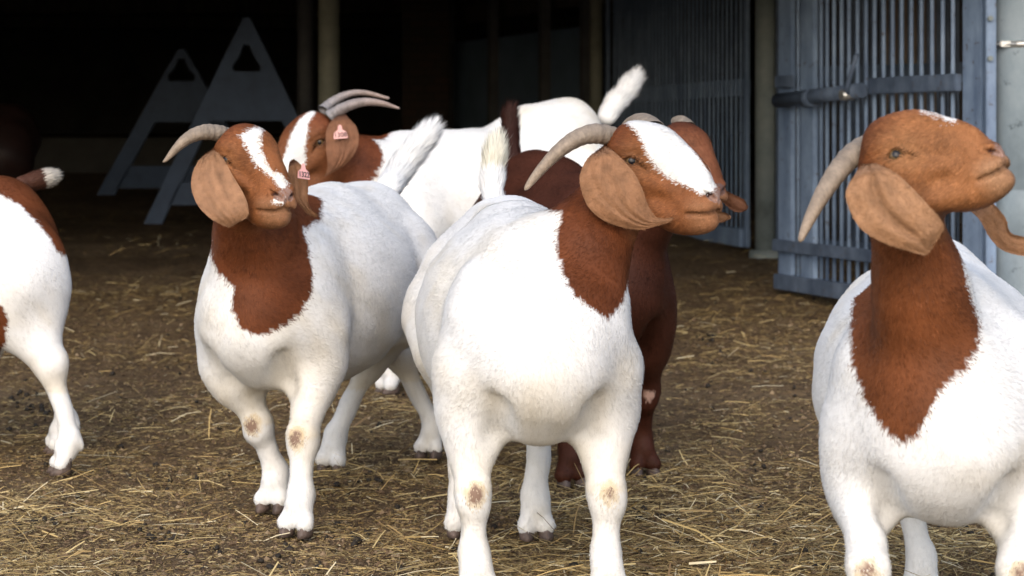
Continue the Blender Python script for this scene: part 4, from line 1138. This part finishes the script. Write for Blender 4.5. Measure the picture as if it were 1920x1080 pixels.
# --- the brown goat behind the middle one
goats.append(Goat(dict(seed=4, sw=.78, label='dark brown goat standing behind the middle white goat, face half hidden by it', at=(.140, 5.14), heading=14, S=1.07, hump=.03, belly=.85, hairs=130000, all_brown=True, hairw=1.2,
    nose=nose_dir(28, -4), skull=(1267, 283, 4.60), hs=.95, dark=(.055, .017, .009), face=(.155, .056, .026), vox=(.010, .0035), nosec=(.12, .07, .06),
    hooves=dict(fl=gpt(1205, 4.93), fr=gpt(1070, 4.78), hl=gpt(1060, 5.65), hr=gpt(960, 5.6)),
    horns=[[(1290, 238, 4.62, .017), (1278, 228, 4.66, .0165), (1268, 227, 4.73, .012), (1266, 236, 4.82, .005)]],
    ears=[dict(rows=[((1352, 350), (1345, 368), 4.60), ((1366, 360), (1360, 384), 4.58), ((1382, 368), (1374, 395), 4.57), ((1396, 376), (1388, 398), 4.565), ((1401, 385), (1398, 394), 4.56)], bulge=.008, creases=[], col=(.19, .08, .042))],
    tail=dict(path=[(968, 330, 5.56, .030), (957, 268, 5.62, .022), (952, 235, 5.63, .014), (956, 218, 5.63, .008)], col=(.035, .012, .008), len=.04, n=8000))))
# --- the big horned goat at the back
goats.append(Goat(dict(seed=5, label='large horned white goat at the back facing left, brown head with a pink ear tag', at=(-.085, 6.32), heading=-55, S=1.13, belly=.9, hairs=130000, hump=.07, humpx=-.20, back=.07, hairw=1.3,
    nose=nose_dir(-62, -24), skull=(606, 252, 5.95), hs=1.13, vox=(.010, .004), nosec=(.4, .3, .28),
    hooves=dict(fl=gpt(735, 6.02), fr=gpt(700, 6.2), hl=gpt(1080, 6.62), hr=gpt(1050, 6.85)),
    neck=dict(r=(.09, .12), m=(.07, .075), up=(.28, 0, .56), lo=(.38, 0, .42)),
    patch=[(560, 150), (700, 200), (728, 228), (742, 240), (720, 262), (698, 262), (700, 285), (708, 330), (560, 380), (520, 330)], patch_reach=.35,
    white=[[(520, 340), (540, 262), (560, 225), (586, 202), (590, 208), (576, 235), (571, 275), (572, 300), (560, 340)]],
    face=(.20, .075, .032), dark=(.16, .048, .020), hornc=((.33, .25, .22), (.26, .25, .26)),
    horns=[[(620, 218, 5.92, .023), (645, 202, 5.91, .0195), (672, 193, 5.90, .0165), (700, 191, 5.90, .013), (725, 196, 5.90, .009), (748, 203, 5.90, .004)],
           [(606, 206, 5.99, .019), (628, 188, 6.01, .016), (655, 176, 6.02, .0125), (680, 174, 6.02, .010), (705, 178, 6.02, .0075), (728, 184, 6.02, .005)]],
    ears=[dict(rows=[((632, 216), (646, 214), 5.865), ((620, 228), (656, 224), 5.85), ((612, 245), (668, 238), 5.84), ((611, 270), (673, 260), 5.835), ((613, 295), (667, 284), 5.83), ((614, 314), (650, 306), 5.83), ((609, 330), (622, 324), 5.83)], bulge=.012, col=(.235, .105, .055))],
    tail=dict(path=[(1138, 218, 6.66, .040), (1150, 198, 6.68, .034), (1168, 177, 6.69, .026), (1182, 159, 6.70, .014)], len=.05, n=10000, flare=.9, w=1.4))))
# --- the goat leaving the frame at the left
goats.append(Goat(dict(seed=6, label='white goat with a brown rump and tail, cut off by the left edge', hock=.018, rumpx=-.235, at=(-1.56, 4.98), heading=-66, S=1.03, belly=.95, hairs=130000, udder=True,
    nose=nose_dir(-70, -8), skull=(-470, 262, 4.65), hs=1.0, vox=(.009, .005), solo=False,
    hooves=dict(hl=gpt(124, 4.95), hr=gpt(116, 5.25), fl=gpt(-370, 4.72), fr=gpt(-330, 4.95)),
    brown=[([(-80, 300), (60, 300), (160, 350), (170, 490), (108, 474), (96, 452), (70, 418), (40, 386), (0, 364), (-60, 350)], (-.6, .3)), ([(-40, 560), (4, 572), (14, 600), (10, 640), (-2, 668), (-60, 660)], (-.6, .4))],
    tail=dict(path=[(40, 345, 5.14, .026), (62, 340, 5.16, .024), (80, 335, 5.17, .02), (94, 332, 5.18, .014)], col=(.075, .03, .018), tip=(.62, .56, .48), tip_at=.62, len=.02, n=5000))))
# --- dark goat deep in the shade at far left
goats.append(Goat(dict(seed=8, label='dark brown goat barely visible in the shade of the barn at the far left', at=(-2.86, 10.0), heading=-75, S=1.05, belly=.9, hairs=20000, all_brown=True, hairw=2,
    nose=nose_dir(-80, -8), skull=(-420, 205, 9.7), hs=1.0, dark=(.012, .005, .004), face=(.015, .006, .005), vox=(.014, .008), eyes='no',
    hooves=dict(hl=gpt(15, 9.95), hr=gpt(30, 10.2), fl=gpt(-190, 9.8), fr=gpt(-180, 10.1)))))
for gt in goats: gt.build()
# ear tags
def ear_tag(g, e, px, py, Y, u, v, size, text):
    g.tag(g.ears[e], P(px, py, Y), np.array(u, float), np.array(v, float), size, text)
ear_tag(goats[1], 1, 569, 321, 4.165, (.55, .65, -.1), (-.22, 0, 1), .033, '1322')
ear_tag(goats[4], 0, 638, 247, 5.808, (1, 0, .08), (-.05, 0, 1), .040, '1308')
